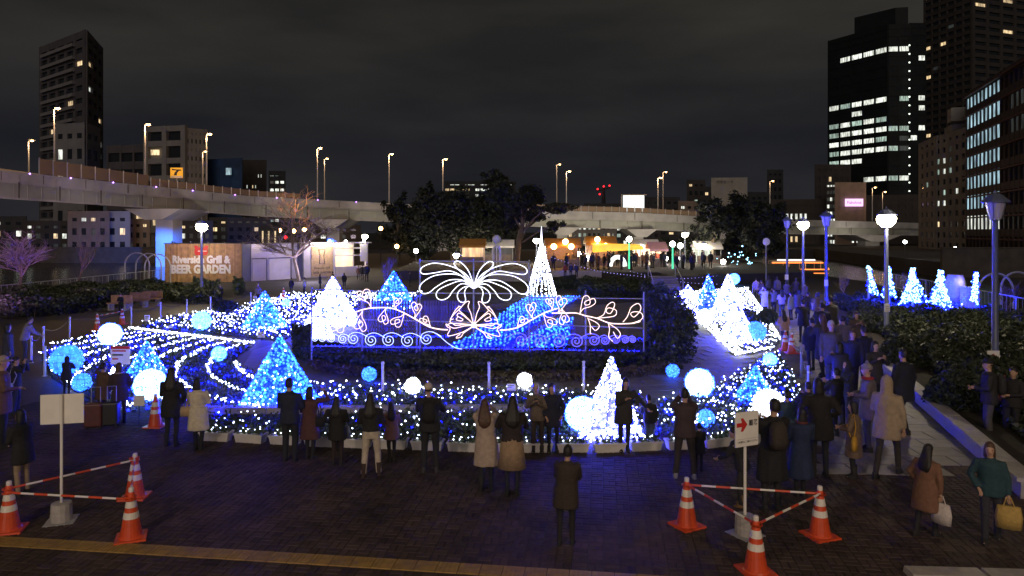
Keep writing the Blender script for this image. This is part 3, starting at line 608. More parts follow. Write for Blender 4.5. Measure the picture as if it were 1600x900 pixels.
# ================================================================ LIGHT GARDEN
def led_tree(px, yb, yt, hw, col, lab, n=420, sub=None, rb=.03, ncol=None, cap=True, group='glowing LED cone trees'):
    b0 = G(px, yb); Y = b0.y; h = (yb-yt)*Y/F; R_ = hw*Y/F
    r = thing('light_tree', lab, 'light tree', b0, 0, group)
    k = MB()
    for i in range(10):
        w = 2*PI*i/10; k.path([(R_*.97*math.cos(w), R_*.97*math.sin(w), 0), (0, 0, h*.97)], .012, 4)
    for j in range(1, 5):
        z = h*j/5.2; rr = R_*.97*(1-z/h); k.path([(rr*math.cos(2*PI*i/14), rr*math.sin(2*PI*i/14), z) for i in range(14)], .01, 4, True)
    k.build('cone_frame', M['dark'], r)
    k = MB(); k.lathe([(R_*.9, 0.02), (R_*.62, h*.32), (R_*.3, h*.66), (.01, h*.985)], n=18); k.build('netting', M[ncol or 'netb'], r)
    for m, nn, rad in ((col, n, rb),)+((sub,) if sub else ())+(('bb', int(n*.7), rb*1.05), ('bw', int(n*.22), rb*.9)):
        t_ = 1-np.sqrt(rng.random(nn)); w = rng.random(nn)*2*PI; rr = R_*(1-t_)*(.94+.1*rng.random(nn))
        bulbs('string_lights', np.stack([rr*np.cos(w), rr*np.sin(w), .03+t_*h], 1), rad, M[m], r)
    return r
M['netb'] = mat('blue_netting', (.03, .10, .32), .8, .2, 9); M['netg'] = mat('teal_netting', (.03, .22, .24), .8, .2, 9); M['netw'] = mat('pale_netting', (.40, .40, .42), .8, .2, 9)
led_tree(437, 630, 523, 58, 'bg', 'large cyan cone tree of LEDs behind the couple at front left', 620, ('bc', 620, .036), .032, 'netg')
led_tree(229, 586, 533, 29, 'bg', 'small teal cone tree of LEDs above the largest left ball', 300, ('bc', 240, .032), .03, 'netg')
led_tree(413, 513, 455, 34, 'bc', 'blue cone tree of LEDs with a dark notch in the upper left bed', 520, ('bg', 420, .042), .04, 'netg')
led_tree(520, 506, 433, 41, 'bw2', 'dazzling white cone tree of LEDs behind the left end of the neon frame', 1400, ('bw', 500, .05), .055, 'netw')
led_tree(615, 482, 424, 36, 'bc', 'blue cone tree of LEDs behind the neon frame left of the palm', 560, ('bg', 480, .055), .05, 'netg')
led_tree(955, 684, 556, 50, 'bw2', 'slim white cone tree of LEDs behind the woman with outstretched arm', 760, ('bw', 400, .022), .022, 'netw')
led_tree(1107, 474, 429, 17, 'bc', 'small blue cone tree of LEDs at the far end of the white strip', 330, ('bg', 240, .04), .045, 'netb')
led_tree(1108, 492, 462, 24, 'bb', 'low deep blue cone of LEDs below the small blue tree', 420, ('bc', 90, .04), .05, 'netb')
led_tree(1138, 500, 428, 30, 'bw2', 'tallest dazzling white cone tree of LEDs on the right strip', 900, ('bw', 300, .036), .04, 'netw')
led_tree(1153, 534, 474, 30, 'bw2', 'second dazzling white cone tree of LEDs nearer on the right strip', 700, ('bw', 300, .03), .036, 'netw')
led_tree(1075, 470, 446, 19, 'bw2', 'small white fan of LEDs at the far left tip of the right strip', 260, None, .05, 'netw')
led_tree(1180, 628, 572, 32, 'bg', 'low teal cone of LEDs above the brightest ball in the right bed', 330, ('bc', 260, .028), .03, 'netg')
led_tree(497, 528, 488, 24, 'bw2', 'low white cone of LEDs at the left foot of the neon frame', 360, ('bw', 200, .04), .04, 'netw')
# tall string-light cone behind the palm
b0 = G(846, 463); r = thing('light_tree', 'tall narrow cone of white light strings with a spike, right of the neon palm', 'light tree', b0, 0, 'glowing LED cone trees')
k = MB(); k.path([(0, 0, 0), (0, 0, 4.6)], [.05, .02], 6); k.build('mast', M['steel'], r)
pts = []
for i in range(20):
    w = 2*PI*i/20
    for j in range(34):
        if rng.random() < .8: t_ = j/34; pts.append((1.05*(1-t_)*math.cos(w), 1.05*(1-t_)*math.sin(w), .1+t_*3.9))
bulbs('string_lights', pts, .045, M['bw'], r)
k = MB(); k.lathe([(.09, 3.9), (.06, 4.3), (.01, 5.0)], n=8); k.build('spike', M['neonw'], r)
# balls
ballE = {}
def ball(px, py, rp_, kind, lab, Y=None, lift=.05):
    yb = py+rp_; Y = Y or gy(yb)*(1-.0); c_ = P(px, py, Y); R_ = rp_*Y/F; c_.z = max(c_.z, R_+lift)
    r = thing('light_ball', lab, 'light ball', (c_.x, c_.y, 0), 0, 'glowing light balls'); z = c_.z
    k = MB(); k.sphere((0, 0, z), R_*.95, 20, 12); k.build('diffuser', M['ball_'+kind], r, True)
    k = MB()
    for i in range(4):
        w = PI*i/4; k.path([(R_*math.cos(a)*math.cos(w), R_*math.cos(a)*math.sin(w), z+R_*math.sin(a)) for a in np.linspace(0, 2*PI, 24)[:-1]], .004, 4, True)
    for d_ in (-.45, 0, .45): rr = R_*math.sqrt(1-d_*d_); k.path([(rr*math.cos(a), rr*math.sin(a), z+d_*R_) for a in np.linspace(0, 2*PI, 24)[:-1]], .004, 4, True)
    k.path([(0, 0, 0), (0, 0, z-R_*.9)], .03, 6); k.build('wire_frame', M['dark'], r)
    n = 200 if kind != 'w' else 120; a = rng.normal(size=(n, 3)); a /= np.linalg.norm(a, axis=1)[:, None]
    bulbs('string_lights', a*R_*.985+np.array([0, 0, z]), .016+R_*.014, M['bw' if kind == 'w' else 'bc'], r)
M['ball_c'] = emat('cyan_ball', (.22, .74, 1), 2.6, .35, 5, base=(.3, .5, .6)); M['ball_b'] = emat('blue_ball', (.012, .14, 1), 3.2, .5, 6, base=(.2, .3, .6)); M['ball_w'] = emat('white_ball', (.9, .95, 1), 5, .2, 5, base=(.6, .6, .6))
M['ball_k'] = emat('bright_cyan_ball', (.45, .82, 1), 4, .3, 5, base=(.4, .6, .7))
for a in ((172, 524, 18, 'k', 'bright cyan light ball at the top of the left bed'), (315, 503, 15, 'c', 'cyan light ball on the upper left bed behind a rail'), (104, 565, 24, 'b', 'large blue light ball behind the hooded silhouette at far left'), (128, 600, 14, 'b', 'small blue light ball beside the suitcases at left'),
    (235, 604, 26, 'k', 'largest light ball in the left bed next to the woman with long black hair'), (342, 555, 12, 'c', 'small spiky cyan ball in the middle of the left bed'), (577, 587, 11, 'b', 'small blue ball on the ring path left of the white one'), (645, 606, 13, 'w', 'white light ball next to the man in the pale cap'),
    (820, 597, 12, 'w', 'white light ball above the couple taking a selfie'), (910, 650, 28, 'k', 'huge cyan white light ball beside the front white cone tree'), (1093, 601, 23, 'k', 'big bright ball behind the photographer in the purple coat'), (1051, 582, 10, 'b', 'small blue ball by the hedge at right of the ring path'),
    (1103, 657, 13, 'b', 'blue ball low in the bed beside the photographer'), (1201, 636, 25, 'w', 'blinding white ball behind the direction sign and the dark couple'), (1181, 520, 16, 'b', 'blue ball behind dark rails on the right strip'), (1203, 565, 11, 'c', 'small pale cyan ball at the head of the right bed'),
    (1147, 437, 9, 'c', 'pale blue ball atop the far end of the right strip'), (1101, 497, 13, 'w', 'white ball on the left edge of the right strip'), (447, 475, 7, 'c', 'tiny cyan ball behind the notched blue tree')):
    ball(*a, Y=61 if a[0] == 1147 else None)
# planted beds with strings of bulbs laid along arcs round the garden centre
def bed(name, px, dr, ds, col, r, zz=(.12, .34), blue=.2, nleaf=9000, jit=.06, gap=.1, lab=None, lsz=.05, under=0):
    poly = gpoly(px); k = MB(); k.prism(poly, -.05, .02); b_ = struct('flower_bed', k, 'soil')
    rr = [math.hypot(x-CX, y-CY) for x, y in poly]; pts = []
    q = min(rr)*.9
    while q < max(rr)*1.05:
        na = int(2*PI*q/ds)
        a = 2*PI*np.arange(na)/na+rng.random()
        x, y = CX+q*np.cos(a), CY+q*np.sin(a); w = inpoly(x, y, poly) & (rng.random(na) > gap)
        x, y = x[w], y[w]; n_ = len(x)
        if n_: pts.append(np.stack([x+rng.normal(0, jit, n_), y+rng.normal(0, jit, n_), rng.uniform(*zz, n_)], 1))
        q += dr
    pts = np.concatenate(pts); w = rng.random(len(pts)) < blue
    bulbs('string_lights', pts[~w], r, M[col], b_)
    if w.any(): bulbs('string_lights', pts[w], r, M['bb'], b_)
    if under: lp = scatter(poly, under); bulbs('string_lights', np.c_[lp, rng.uniform(.03, .1, len(lp))], r*.9, M['bb'], b_)  # extra low blue bulbs, added to deepen the blue cast
    lp = scatter(poly, nleaf); o = leaves('bed_plants', np.c_[lp, np.abs(rng.normal(.08, .07, len(lp)))+.02], lsz, M['leafb'], b_)
    return b_
LB = [(64, 560), (82, 544), (110, 534), (150, 524), (205, 517), (300, 529), (396, 542), (372, 556), (366, 570), (392, 584), (430, 596), (500, 606), (540, 640), (330, 652), (280, 634), (262, 640), (190, 648), (150, 630), (100, 603), (80, 590)]
bed('flower_bed', LB, .92, .10, 'bw', .029, jit=.045, nleaf=14000, gap=.1, blue=.05, under=420, zz=(.16, .24))
# bright border line along the path edge between the two left beds
bb_ = obj('border_lights', None)
bpy.data.objects.remove(bb_)
k = bed('flower_bed', [(215, 513), (258, 500), (300, 493), (380, 481), (450, 462), (560, 461), (660, 462), (640, 474), (560, 478), (545, 500), (490, 512), (440, 534), (330, 522)], .62, .2, 'bw', .036, jit=.06, nleaf=12000, blue=.04, lsz=.07, under=500)
pts = [G(205+i*1.15, 518.5+i*1.15*.127)+Vector((rng.normal(0, .05), rng.normal(0, .05), .2)) for i in range(166)]
bulbs('border_lights', pts, .04, M['bw2'], k)
bed('flower_bed', [(345, 632), (400, 640), (490, 637), (520, 606), (600, 609), (700, 615), (860, 616), (1000, 619), (1005, 638), (700, 642), (500, 644)], .4, .21, 'bw', .024, nleaf=8000, blue=.07, jit=.1, under=120)
bed('flower_bed', [(326, 658), (480, 654), (700, 649), (1000, 649), (1005, 684), (640, 689), (326, 684)], .42, .21, 'bw', .019, nleaf=9000, blue=.04, jit=.1, gap=.25, under=40)
bed('flower_bed', [(1010, 642), (1075, 626), (1120, 612), (1160, 590), (1196, 560), (1215, 556), (1235, 585), (1260, 640), (1248, 678), (1100, 682), (1010, 684)], .34, .15, 'bw', .022, nleaf=12000, blue=.07, jit=.09, under=130)
bed('flower_bed', [(1050, 467), (1058, 458), (1166, 452), (1192, 486), (1220, 535), (1206, 548), (1148, 560)], .62, .11, 'bw2', .034, nleaf=7000, blue=.03, jit=.03, gap=.02, zz=(.1, .2), lsz=.07)
o_strip = [o for o in COL.objects if o.name.startswith('flower_bed')][-1]
for (xa, ya), (xb, yb), n_ in (((1052, 466), (1150, 560), 170), ((1056, 463), (1160, 557), 170), ((1150, 560), (1208, 548), 40), ((1166, 452), (1221, 536), 130)):
    A, B = G(xa, ya), G(xb, yb); bulbs('border_lights', [tuple(A.lerp(B, (i+.5)/n_)+Vector((rng.normal(0, .04), rng.normal(0, .05), .16))) for i in range(n_)], .04, M['bw2'], o_strip)
# blue light carpets on the lawn beyond the neon frame
def carpet(px, lab):
    poly = gpoly(px); o0 = Vector((*poly[0], 0)); r = thing('light_carpet', lab, 'light carpet', o0, 0, 'blue light carpets')
    k = MB(); k.prism([(p[0]-o0.x, p[1]-o0.y) for p in poly], -.02, .016); k.build('net', M['netb'], r)
    xs_ = [p[0] for p in poly]; ys_ = [p[1] for p in poly]; X, Y = np.meshgrid(np.arange(min(xs_), max(xs_), .19), np.arange(min(ys_), max(ys_), .30)); X = X.ravel()+rng.normal(0, .03, X.size); Y = Y.ravel()+.35*np.sin(X*5); w = inpoly(X, Y, poly) & (rng.random(X.size) < .85)
    p = np.stack([X[w]-o0.x, Y[w]-o0.y, rng.uniform(.05, .14, w.sum())], 1); f = (Y[w]-min(ys_))/(max(ys_)-min(ys_)); s_ = rng.random(len(f))
    a = s_ < .25+.35*f; b_ = (~a) & (s_ < .5+.42*f)
    bulbs('string_lights', p[a], .046, M['bc'], r); bulbs('string_lights', p[b_], .046, M['bg'], r); bulbs('string_lights', p[~a & ~b_], .05, M['bb'], r)
carpet([(697, 547), (783, 547), (846, 500), (908, 464), (828, 464), (798, 480), (750, 516)], 'wide strip of cyan LED netting on the lawn behind the neon palm')
carpet([(795, 549), (838, 520), (872, 500), (896, 498), (892, 520), (884, 549)], 'shorter strip of blue LED netting on the lawn right of the wide one')
carpet([(900, 552), (930, 544), (1004, 546), (1006, 556), (960, 560)], 'thin deep blue LED net at the right foot of the neon frame')
# ---------------------------------------------------------------- neon arabesque on its frame
YN = 24.0
def sm(pts, n=6, closed=False):
    p = [Vector((*a, 0)) for a in pts]; out = []; m = len(p)
    for i in range(m if closed else m-1):
        g = lambda j: p[j % m] if closed else p[min(max(j, 0), m-1)]
        a, b_, c_, d = g(i-1), g(i), g(i+1), g(i+2)
        for j in range(n):
            t_ = j/n; out.append(.5*((2*b_)+(c_-a)*t_+(2*a-5*b_+4*c_-d)*t_*t_+(3*b_-a-3*c_+d)*t_**3))
    if not closed: out.append(p[-1])
    return out
neon = thing('neon_frame', 'wide metal frame carrying a white rope-light palm, flower and scrolls', 'light display', (0, YN, 0))
def np3(q, dy=0): w = P(q[0], q[1], YN); return Vector((w.x, dy, w.z))
def rope(name, px, m, r=.018, n=6, closed=False, dy=-.05):
    k = MB(); k.path([np3(q, dy) for q in sm(px, n, closed)], r, 5, closed); return k.build(name, M[m], neon)
for x, y0, y1 in ((487, 447, 575), (566, 454, 575), (651, 455, 575), (656, 404, 575), (740, 404, 575), (827, 406, 575), (915, 454, 575), (1006, 456, 575)):
    k = MB(); k.path([np3((x, y0)), np3((x, y1+2))], .03, 6); k.build('post', M['steel'], neon)
for a, b_ in (((487, 452), (656, 457)), ((656, 407.5), (827, 409)), ((656, 458), (827, 459)), ((827, 465), (1006, 467)), ((485, 541), (1008, 550)), ((566, 499.5), (740, 504)), ((860, 508), (1006, 513)), ((487, 495), (566, 497))):
    k = MB(); k.path([np3(a, .05), np3(b_, .05)], .02, 6); k.build('rail', M['steel'], neon)
Z2 = lambda L_: [(640+u/5, 390+v/5) for u, v in L_]
MI = lambda L_: [(2*740.4-x, y+.6) for x, y in L_]
pts = []
for x0, y0, x1, y1, n_ in ((487, 541, 1006, 550, 210), (487, 524, 700, 527, 60), (780, 527, 1006, 530, 60)):
    for i in range(n_): q = np3((x0+(x1-x0)*(i+rng.random())/n_, y0+(y1-y0)*i/n_+rng.normal(0, .6)), .12); pts.append(q)
bulbs('string_lights', pts, .016, M['bb'], neon)  # blue bulbs added along the rails to cast a blue glow
palm = [[(500, 280), (470, 185), (430, 125), (380, 90), (350, 102), (362, 135), (420, 190), (465, 245), (500, 282)], [(498, 282), (440, 192), (330, 132), (200, 105), (112, 130), (86, 165), (112, 190), (200, 180), (310, 165), (400, 200), (450, 245), (500, 285)],
    [(500, 284), (420, 212), (330, 190), (200, 202), (110, 250), (78, 300), (100, 340), (150, 336), (210, 290), (300, 240), (400, 235), (455, 262), (500, 286)], [(500, 286), (440, 248), (390, 245), (320, 268), (240, 305), (210, 342), (220, 380), (260, 391), (305, 370), (340, 320), (400, 268), (460, 272), (500, 288)],
    [(498, 288), (440, 288), (392, 318), (374, 358), (388, 400), (420, 411), (438, 392), (430, 330), (455, 288), (500, 290)]]
for L_ in palm:
    q = Z2(L_); rope('palm_frond', q, 'neonw', .0145); rope('palm_frond', MI(q), 'neonw', .0145)
k = MB(); k.sphere(np3((740.5, 446), -.07), .10, 12, 8, (1.3, .5, 1)); k.build('palm_heart', M['neonw'], neon)
flower = [[(497, 580), (480, 500), (458, 445), (467, 405), (440, 410), (402, 450), (388, 472), (430, 512), (492, 575)], [(390, 442), (362, 468), (332, 520), (320, 570), (382, 576), (492, 585)], [(490, 572), (432, 522), (388, 495), (372, 515), (400, 532), (418, 545), (402, 556), (365, 546), (376, 528)],
    [(492, 590), (430, 596), (345, 612), (288, 580), (296, 602), (318, 618), (300, 672), (395, 650), (450, 625), (492, 598)], [(488, 606), (425, 648), (402, 680), (366, 690), (372, 676), (396, 660)], [(290, 590), (330, 572), (360, 590), (430, 585), (490, 590)], [(380, 440), (400, 452), (350, 500), (318, 545), (345, 540)]]
for L_ in flower:
    q = Z2(L_); rope('flower_petal', q, 'neonp', .0125); rope('flower_petal', MI(q), 'neonp', .0125)
k = MB(); k.sphere(np3((740.5, 508), -.07), .08, 12, 8, (1.2, .5, 1)); k.build('flower_heart', M['neonw'], neon)
stem = [(536, 490), (554, 488), (566, 484), (582, 481), (610, 481), (630, 488), (654, 501), (670, 510), (686, 514), (700, 515)]
rope('vine', stem, 'neonp', .02); rope('vine', MI(stem)[4:], 'neonp', .02)
rope('vine', [(862, 489), (880, 489), (900, 489), (914, 493), (932, 497), (950, 504), (964, 505.6), (986, 505), (1000, 502)], 'neonp', .018)
mo = [(0, 0), (40, -25), (65, -80), (100, -120), (135, -110), (130, -80), (100, -30), (75, -40), (90, -75), (140, -65), (155, -40), (130, -10), (0, 0)]
def curl(x, y, ang, size, flip=1, m='neonp'):
    a0 = math.atan2(-65, 150); out = []
    for u, v in mo:
        u, v = u/165*size, v/165*size*1.0
        c_, s_ = math.cos(-a0), math.sin(-a0); u, v = u*c_-v*s_, (u*s_+v*c_)*flip
        c_, s_ = math.cos(-math.radians(ang)), math.sin(-math.radians(ang)); out.append((x+u*c_-v*s_, y+u*s_+v*c_))
    rope('leaf_curl', out, m, .0115, 5)
for x, y, a, s_, f in ((580, 480, 112, 30, 1), (554, 489, 175, 22, 1), (567, 486, 255, 30, 1), (538, 491, 250, 30, -1), (604, 481, 250, 24, 1), (632, 489, 235, 25, -1), (648, 497, 75, 24, 1), (673, 511, 125, 20, 1), (618, 483, 80, 18, -1)):
    curl(x, y, a, s_, f)
    if x < 640: pass
    curl(2*740.4-x, y+.6, 180-a, s_, -f) if x > 600 else None
rope('leaf_curl', [(932, 497), (943, 491), (948, 478), (956, 472), (960, 476), (954, 489), (947, 487), (950, 481), (960, 483), (963, 488), (958, 494), (932, 497)], 'neonp', .012); curl(906, 489, 60, 30, -1); curl(872, 489, 70, 26, 1)
rope('leaf_curl', [(973, 503), (980, 494), (986, 480), (996, 474), (1001, 480), (998, 488), (990, 495), (985, 490), (990, 487), (1000, 488), (1004, 494), (1000, 500), (986, 505)], 'neonp', .012)
rope('leaf_curl', [(918, 496), (922, 508), (922, 520), (924, 521)], 'neonp', .012); rope('leaf_curl', [(920, 498), (932, 504), (936, 510), (930, 516), (924, 510)], 'neonp', .012); rope('leaf_curl', [(950, 504), (952, 514), (951, 526), (957, 533)], 'neonp', .012); rope('leaf_curl', [(952, 506), (964, 514), (969, 522), (964, 528), (958, 518)], 'neonp', .012)
def scroll(cx, cy, r_, prev, m):
    pts = []
    for i in range(34):
        t_ = i/33; a = -PI*.5+2*PI*1.9*t_; rr = r_*(.12+.88*t_); pts.append((cx-rr*math.cos(a), cy+rr*math.sin(a)))
    sg = 1 if prev >= cx else -1
    pts = [(cx+sg*(x-cx)*-1, y) for x, y in pts]
    l_ = pts[-1]; pts += [(l_[0]+(prev-l_[0])*.3, cy-r_*1.12), (l_[0]+(prev-l_[0])*.62, cy-r_*.95), (prev, cy-r_*.35)]
    rope('scroll', pts, m, .010, 2)
sc_ = [(493, 528.5, 5), (504.5, 528.5, 5.8), (519, 528.5, 6.4), (536, 529.5, 7.2), (553, 529, 9), (580.5, 531, 10), (608, 531, 10.2), (637.5, 532, 10.4), (667, 529, 10)]
for i, (x, y, r_) in enumerate(sc_):
    nx = sc_[i+1][0]-sc_[i+1][2]*.6 if i < 8 else 690
    scroll(x, y, r_, nx, 'neonb'); scroll(2*740.4-x, y+2, r_, 2*740.4-nx, 'neond')
rope('scroll', [(676, 518), (686, 524), (700, 536), (712, 543), (722, 545)], 'neonb', .010)
# ---------------------------------------------------------------- vegetation
def shrub_pts(poly, n, h, z0=0, bump=.5, sc=.9, shell=.55):
    p = scatter(poly, n); hh = h*(1-bump*.5+bump*.5*(np.sin(p[:, 0]*sc*2.1+1.3*np.sin(p[:, 1]*sc))*np.cos(p[:, 1]*sc*1.7+np.sin(p[:, 0]*sc*.9))))
    u = np.where(rng.random(n) < shell, 1-.25*rng.random(n)**2, rng.random(n)); return np.c_[p, z0+hh*u]
def ring(r0, r1, a0, a1, n=40, ex=1.0):
    a = np.linspace(math.radians(a0), math.radians(a1), n)
    return [(CX+r1*math.cos(t_)*ex, CY+r1*math.sin(t_)) for t_ in a]+[(CX+r0*math.cos(t_)*ex, CY+r0*math.sin(t_)) for t_ in a[::-1]]
def plant(name, lab, cat, pts, size, m, group=None, stem=True):
    c_ = pts.mean(0); o0 = Vector((c_[0], c_[1], pts[:, 2].min())); r = thing(name, lab, cat, o0, 0, group)
    leaves('foliage', pts-np.array(o0), size, M[m], r)
    if stem:
        k = MB(); ext = pts.max(0)-pts.min(0); ns = min(26, max(3, int(ext[0]*ext[1]/.8)))
        for q in pts[rng.integers(0, len(pts), ns)]: k.path([(q[0]-o0.x, q[1]-o0.y, -.02), (q[0]-o0.x+rng.normal(0, .06), q[1]-o0.y, max(.1, (q[2]-o0.z)*.9))], [.02, .008], 4)
        k.build('stems', M['bark'], r)['kind'] = 'stuff'
    return r
HG = gpoly([(470, 560), (480, 574), (520, 584), (600, 592), (700, 596), (800, 597), (900, 594), (960, 589), (1010, 578), (1012, 556), (900, 566), (700, 570), (560, 564), (492, 552)])
plant('hedge', 'broad dark clipped hedge below the neon frame', 'hedge', shrub_pts(HG, 24000, .60, 0, .14, 1.6), .075, 'leaf')
plant('low_border', 'low brownish border planting along the front of the big hedge', 'border', shrub_pts(gpoly([(478, 580), (560, 592), (700, 600), (800, 601), (930, 598), (1040, 586), (1040, 580), (930, 592), (700, 595), (560, 586), (484, 574)]), 5000, .34, 0, .3, 3), .05, 'leafbr')
for i, (px, lab, h) in enumerate((([(1010, 500), (1060, 500), (1090, 560), (1050, 590), (1015, 580)], 'tall bushy evergreen mound right of the neon frame', 1.7), ([(1000, 462), (1035, 462), (1062, 505), (1010, 505)], 'evergreen bushes between the neon frame and the stairs', 1.2), ([(900, 445), (1018, 448), (1016, 470), (905, 466)], 'dark low bushes below the festival terrace wall', .9), ([(858, 441), (900, 441), (900, 452), (862, 452)], 'dark planting at the terrace wall beside the tall light cone', .7))):
    plant('shrub', lab, 'shrub', shrub_pts(gpoly(px), 12000, h, 0, .7, 1.1), .095, 'leaf')
plant('shrub', 'dark clump of leaves beside the left foot of the neon frame', 'shrub', shrub_pts(gpoly([(455, 545), (486, 548), (488, 575), (462, 560)]), 4000, 1.1, 0, .5, 2), .07, 'leaf')
LH = [(0, 500), (0, 470), (110, 462), (210, 452), (300, 462), (345, 468), (340, 474), (296, 476), (235, 470), (180, 482), (110, 492)]
plant('hedge', 'long unlit hedge behind the bench on the left river side', 'hedge', shrub_pts(gpoly(LH), 26000, 1.1, 0, .5, .7), .12, 'leaf')
for px, lab in (([(300, 455), (340, 455), (345, 462), (305, 464)], 'small shrub at the left foot of the wooden board wall'), ([(366, 452), (380, 452), (382, 462), (364, 462)], 'small shrub by the right end of the wooden board wall')):
    plant('shrub', lab, 'shrub', shrub_pts(gpoly(px), 1500, 1.3, 0, .6, 1), .11, 'leafb')
# right-hand shrub bed
RB = [(1300, 478), (1345, 500), (1420, 560), (1480, 600), (1600, 690), (1720, 760), (1650, 560), (1600, 505), (1500, 490), (1400, 470)]
plant('shrubbery', 'dense dark shrubbery filling the raised bed at right', 'shrubs', shrub_pts(gpoly(RB, .28), 62000, .78, .28, .8, 1.0), .085, 'leaf', stem=True)
for px, lab, h, R_ in ((1412, 'rounded clipped bush close to the wall under the unlit right lamp', .9, .8), (1500, 'rounded bush between the wall and the man in the black cap', .85, .8), (1352, 'mossy rounded bush at the far wall end near the brightest lamp', .8, 1.0)):
    y = {1412: 568, 1500: 632, 1352: 515}[px]; b0 = G(px, y, .28); n_ = 5000; a = rng.normal(size=(n_, 3)); a /= np.linalg.norm(a, axis=1)[:, None]; a *= (1-.3*rng.random((n_, 1))**2); a[:, 2] = np.abs(a[:, 2])
    plant('bush', lab, 'bush', a*np.array([R_, R_, h])+np.array([b0.x, b0.y, .28]), .06, 'leaf')
# small standard tree in a planter, upper left bed, and round shrub on the strip
for px, yb, yt, w_, lab in ((352, 497, 470, 18, 'dark round clipped bush in front of the upper left bed'), (1165, 530, 484, 20, 'small leafy tree standing in the white light strip'), (1200, 516, 484, 14, 'dark small bush at the right edge of the white light strip')):
    b0 = G(px, yb); Y = b0.y; h = (yb-yt)*Y/F; R_ = w_*Y/F; r = thing('small_tree', lab, 'small tree', b0)
    n_ = 1600; a = rng.normal(size=(n_, 3)); a /= np.linalg.norm(a, axis=1)[:, None]; a *= (1-.5*rng.random((n_, 1))**2)
    leaves('crown', a*np.array([R_, R_, h*.32])+np.array([0, 0, h*.68]), .10, M['leaf'], r); k = MB(); k.path([(0, 0, 0), (.03, 0, h*.7)], [.05, .03], 6); k.build('trunk', M['bark'], r)
# bare trees
def bare(px, yb, yt, lab, spread=.5, m='barkp', lv=5, Y=None, seed=1, tw=.0, first=.3, trunk=None, nb=3):
    R = random.Random(seed); b0 = G(px, yb) if not Y else P(px, yb, Y); Y = b0.y; b0.z = max(0, b0.z) if not Y else b0.z; h = (yb-yt)*Y/F
    r = thing('bare_tree', lab, 'tree', b0); k = MB(); kb = MB(); tr = trunk or h*.014
    def grow(p, d, L_, rad, lev):
        pts = [p]; q = p.copy(); dd = d.copy()
        for i in range(3):
            dd = (dd+Vector((R.gauss(0, .14), R.gauss(0, .14), .08 if spread < .9 else .02))).normalized(); q = q+dd*L_/3; pts.append(q.copy())
        (kb if lev == 0 else k).path(pts, [rad, rad*.9, rad*.78, rad*.66], 5 if lev < 2 else 3, caps=False)
        if lev >= lv: return
        for i in range(nb if lev < 3 else 2+R.randint(0, 1)):
            a = R.uniform(0, 2*PI); s_ = spread*R.uniform(.6, 1.3); nd = (dd+Vector((math.cos(a)*s_, math.sin(a)*s_, R.uniform(-.1, .35) if spread < .9 else R.uniform(-.3, .3)))).normalized()
            grow(pts[R.randint(1, 3)] if lev else pts[3-R.randint(0, 1)], nd, L_*R.uniform(.62, .86), rad*.58, lev+1)
    grow(Vector((0, 0, 0)), Vector((0, 0, 1)), h*first, tr, 0)
    kb.build('trunk', M['bark'], r); k.build('branches', M[m], r); return r, b0, h
M['barkpu'] = mat('pink_grey_twigs', (.34, .24, .26), .9, .25, 8)
bare(30, 470, 318, 'wide hazy bare tree glowing purple at the far left', .95, 'barkpu', 6, seed=4, first=.25, trunk=.12, nb=4)
bare(122, 462, 352, 'slim leafless tree between the purple tree and the river houses', .45, 'barkp', 5, seed=9, first=.32, trunk=.08)
bare(467, 440, 272, 'large bare tree lit orange behind the lavender pavilion wall', 1.15, 'barkp', 6, seed=12, first=.34, trunk=.2, nb=4)
bare(600, 462, 372, 'bare multi-stemmed tree right of the lit shop', .4, 'barkp', 5, seed=21, first=.22, trunk=.07, nb=4)
bare(1320, 470, 398, 'leafless shrub on the right bank left of the blue cascades', .45, 'barkp', 5, seed=31, first=.2, trunk=.05, nb=4)
bare(1412, 468, 395, 'leafless tree behind the blue light cascades', .5, 'barkp', 5, seed=33, first=.22, trunk=.06, nb=4)
bare(1478, 474, 400, 'second leafless tree behind the blue cascades, further right', .5, 'barkp', 5, seed=35, first=.22, trunk=.06, nb=4)
bare(1573, 500, 424, 'dark leafless tree beside the arch at the right edge', .6, 'bark', 5, seed=37, first=.3, trunk=.09)
pt = P(10, 360, 40); light('assumed_purple_light', 'SPOT', (pt.x+3, pt.y-9, 1.0), 6000, (.70, .28, .95), .3, (math.radians(112), 0, math.radians(18)), 1.1)  # assumed purple spot with no lamp modelled, tinting the far left tree
pt = G(467, 440); light('assumed_orange_light', 'SPOT', (pt.x+1, pt.y-5, 3.8), 8000, (1, .42, .12), .3, (math.radians(140), 0, math.radians(8)), 1.2)  # assumed orange spot without a fixture, lighting the large bare tree
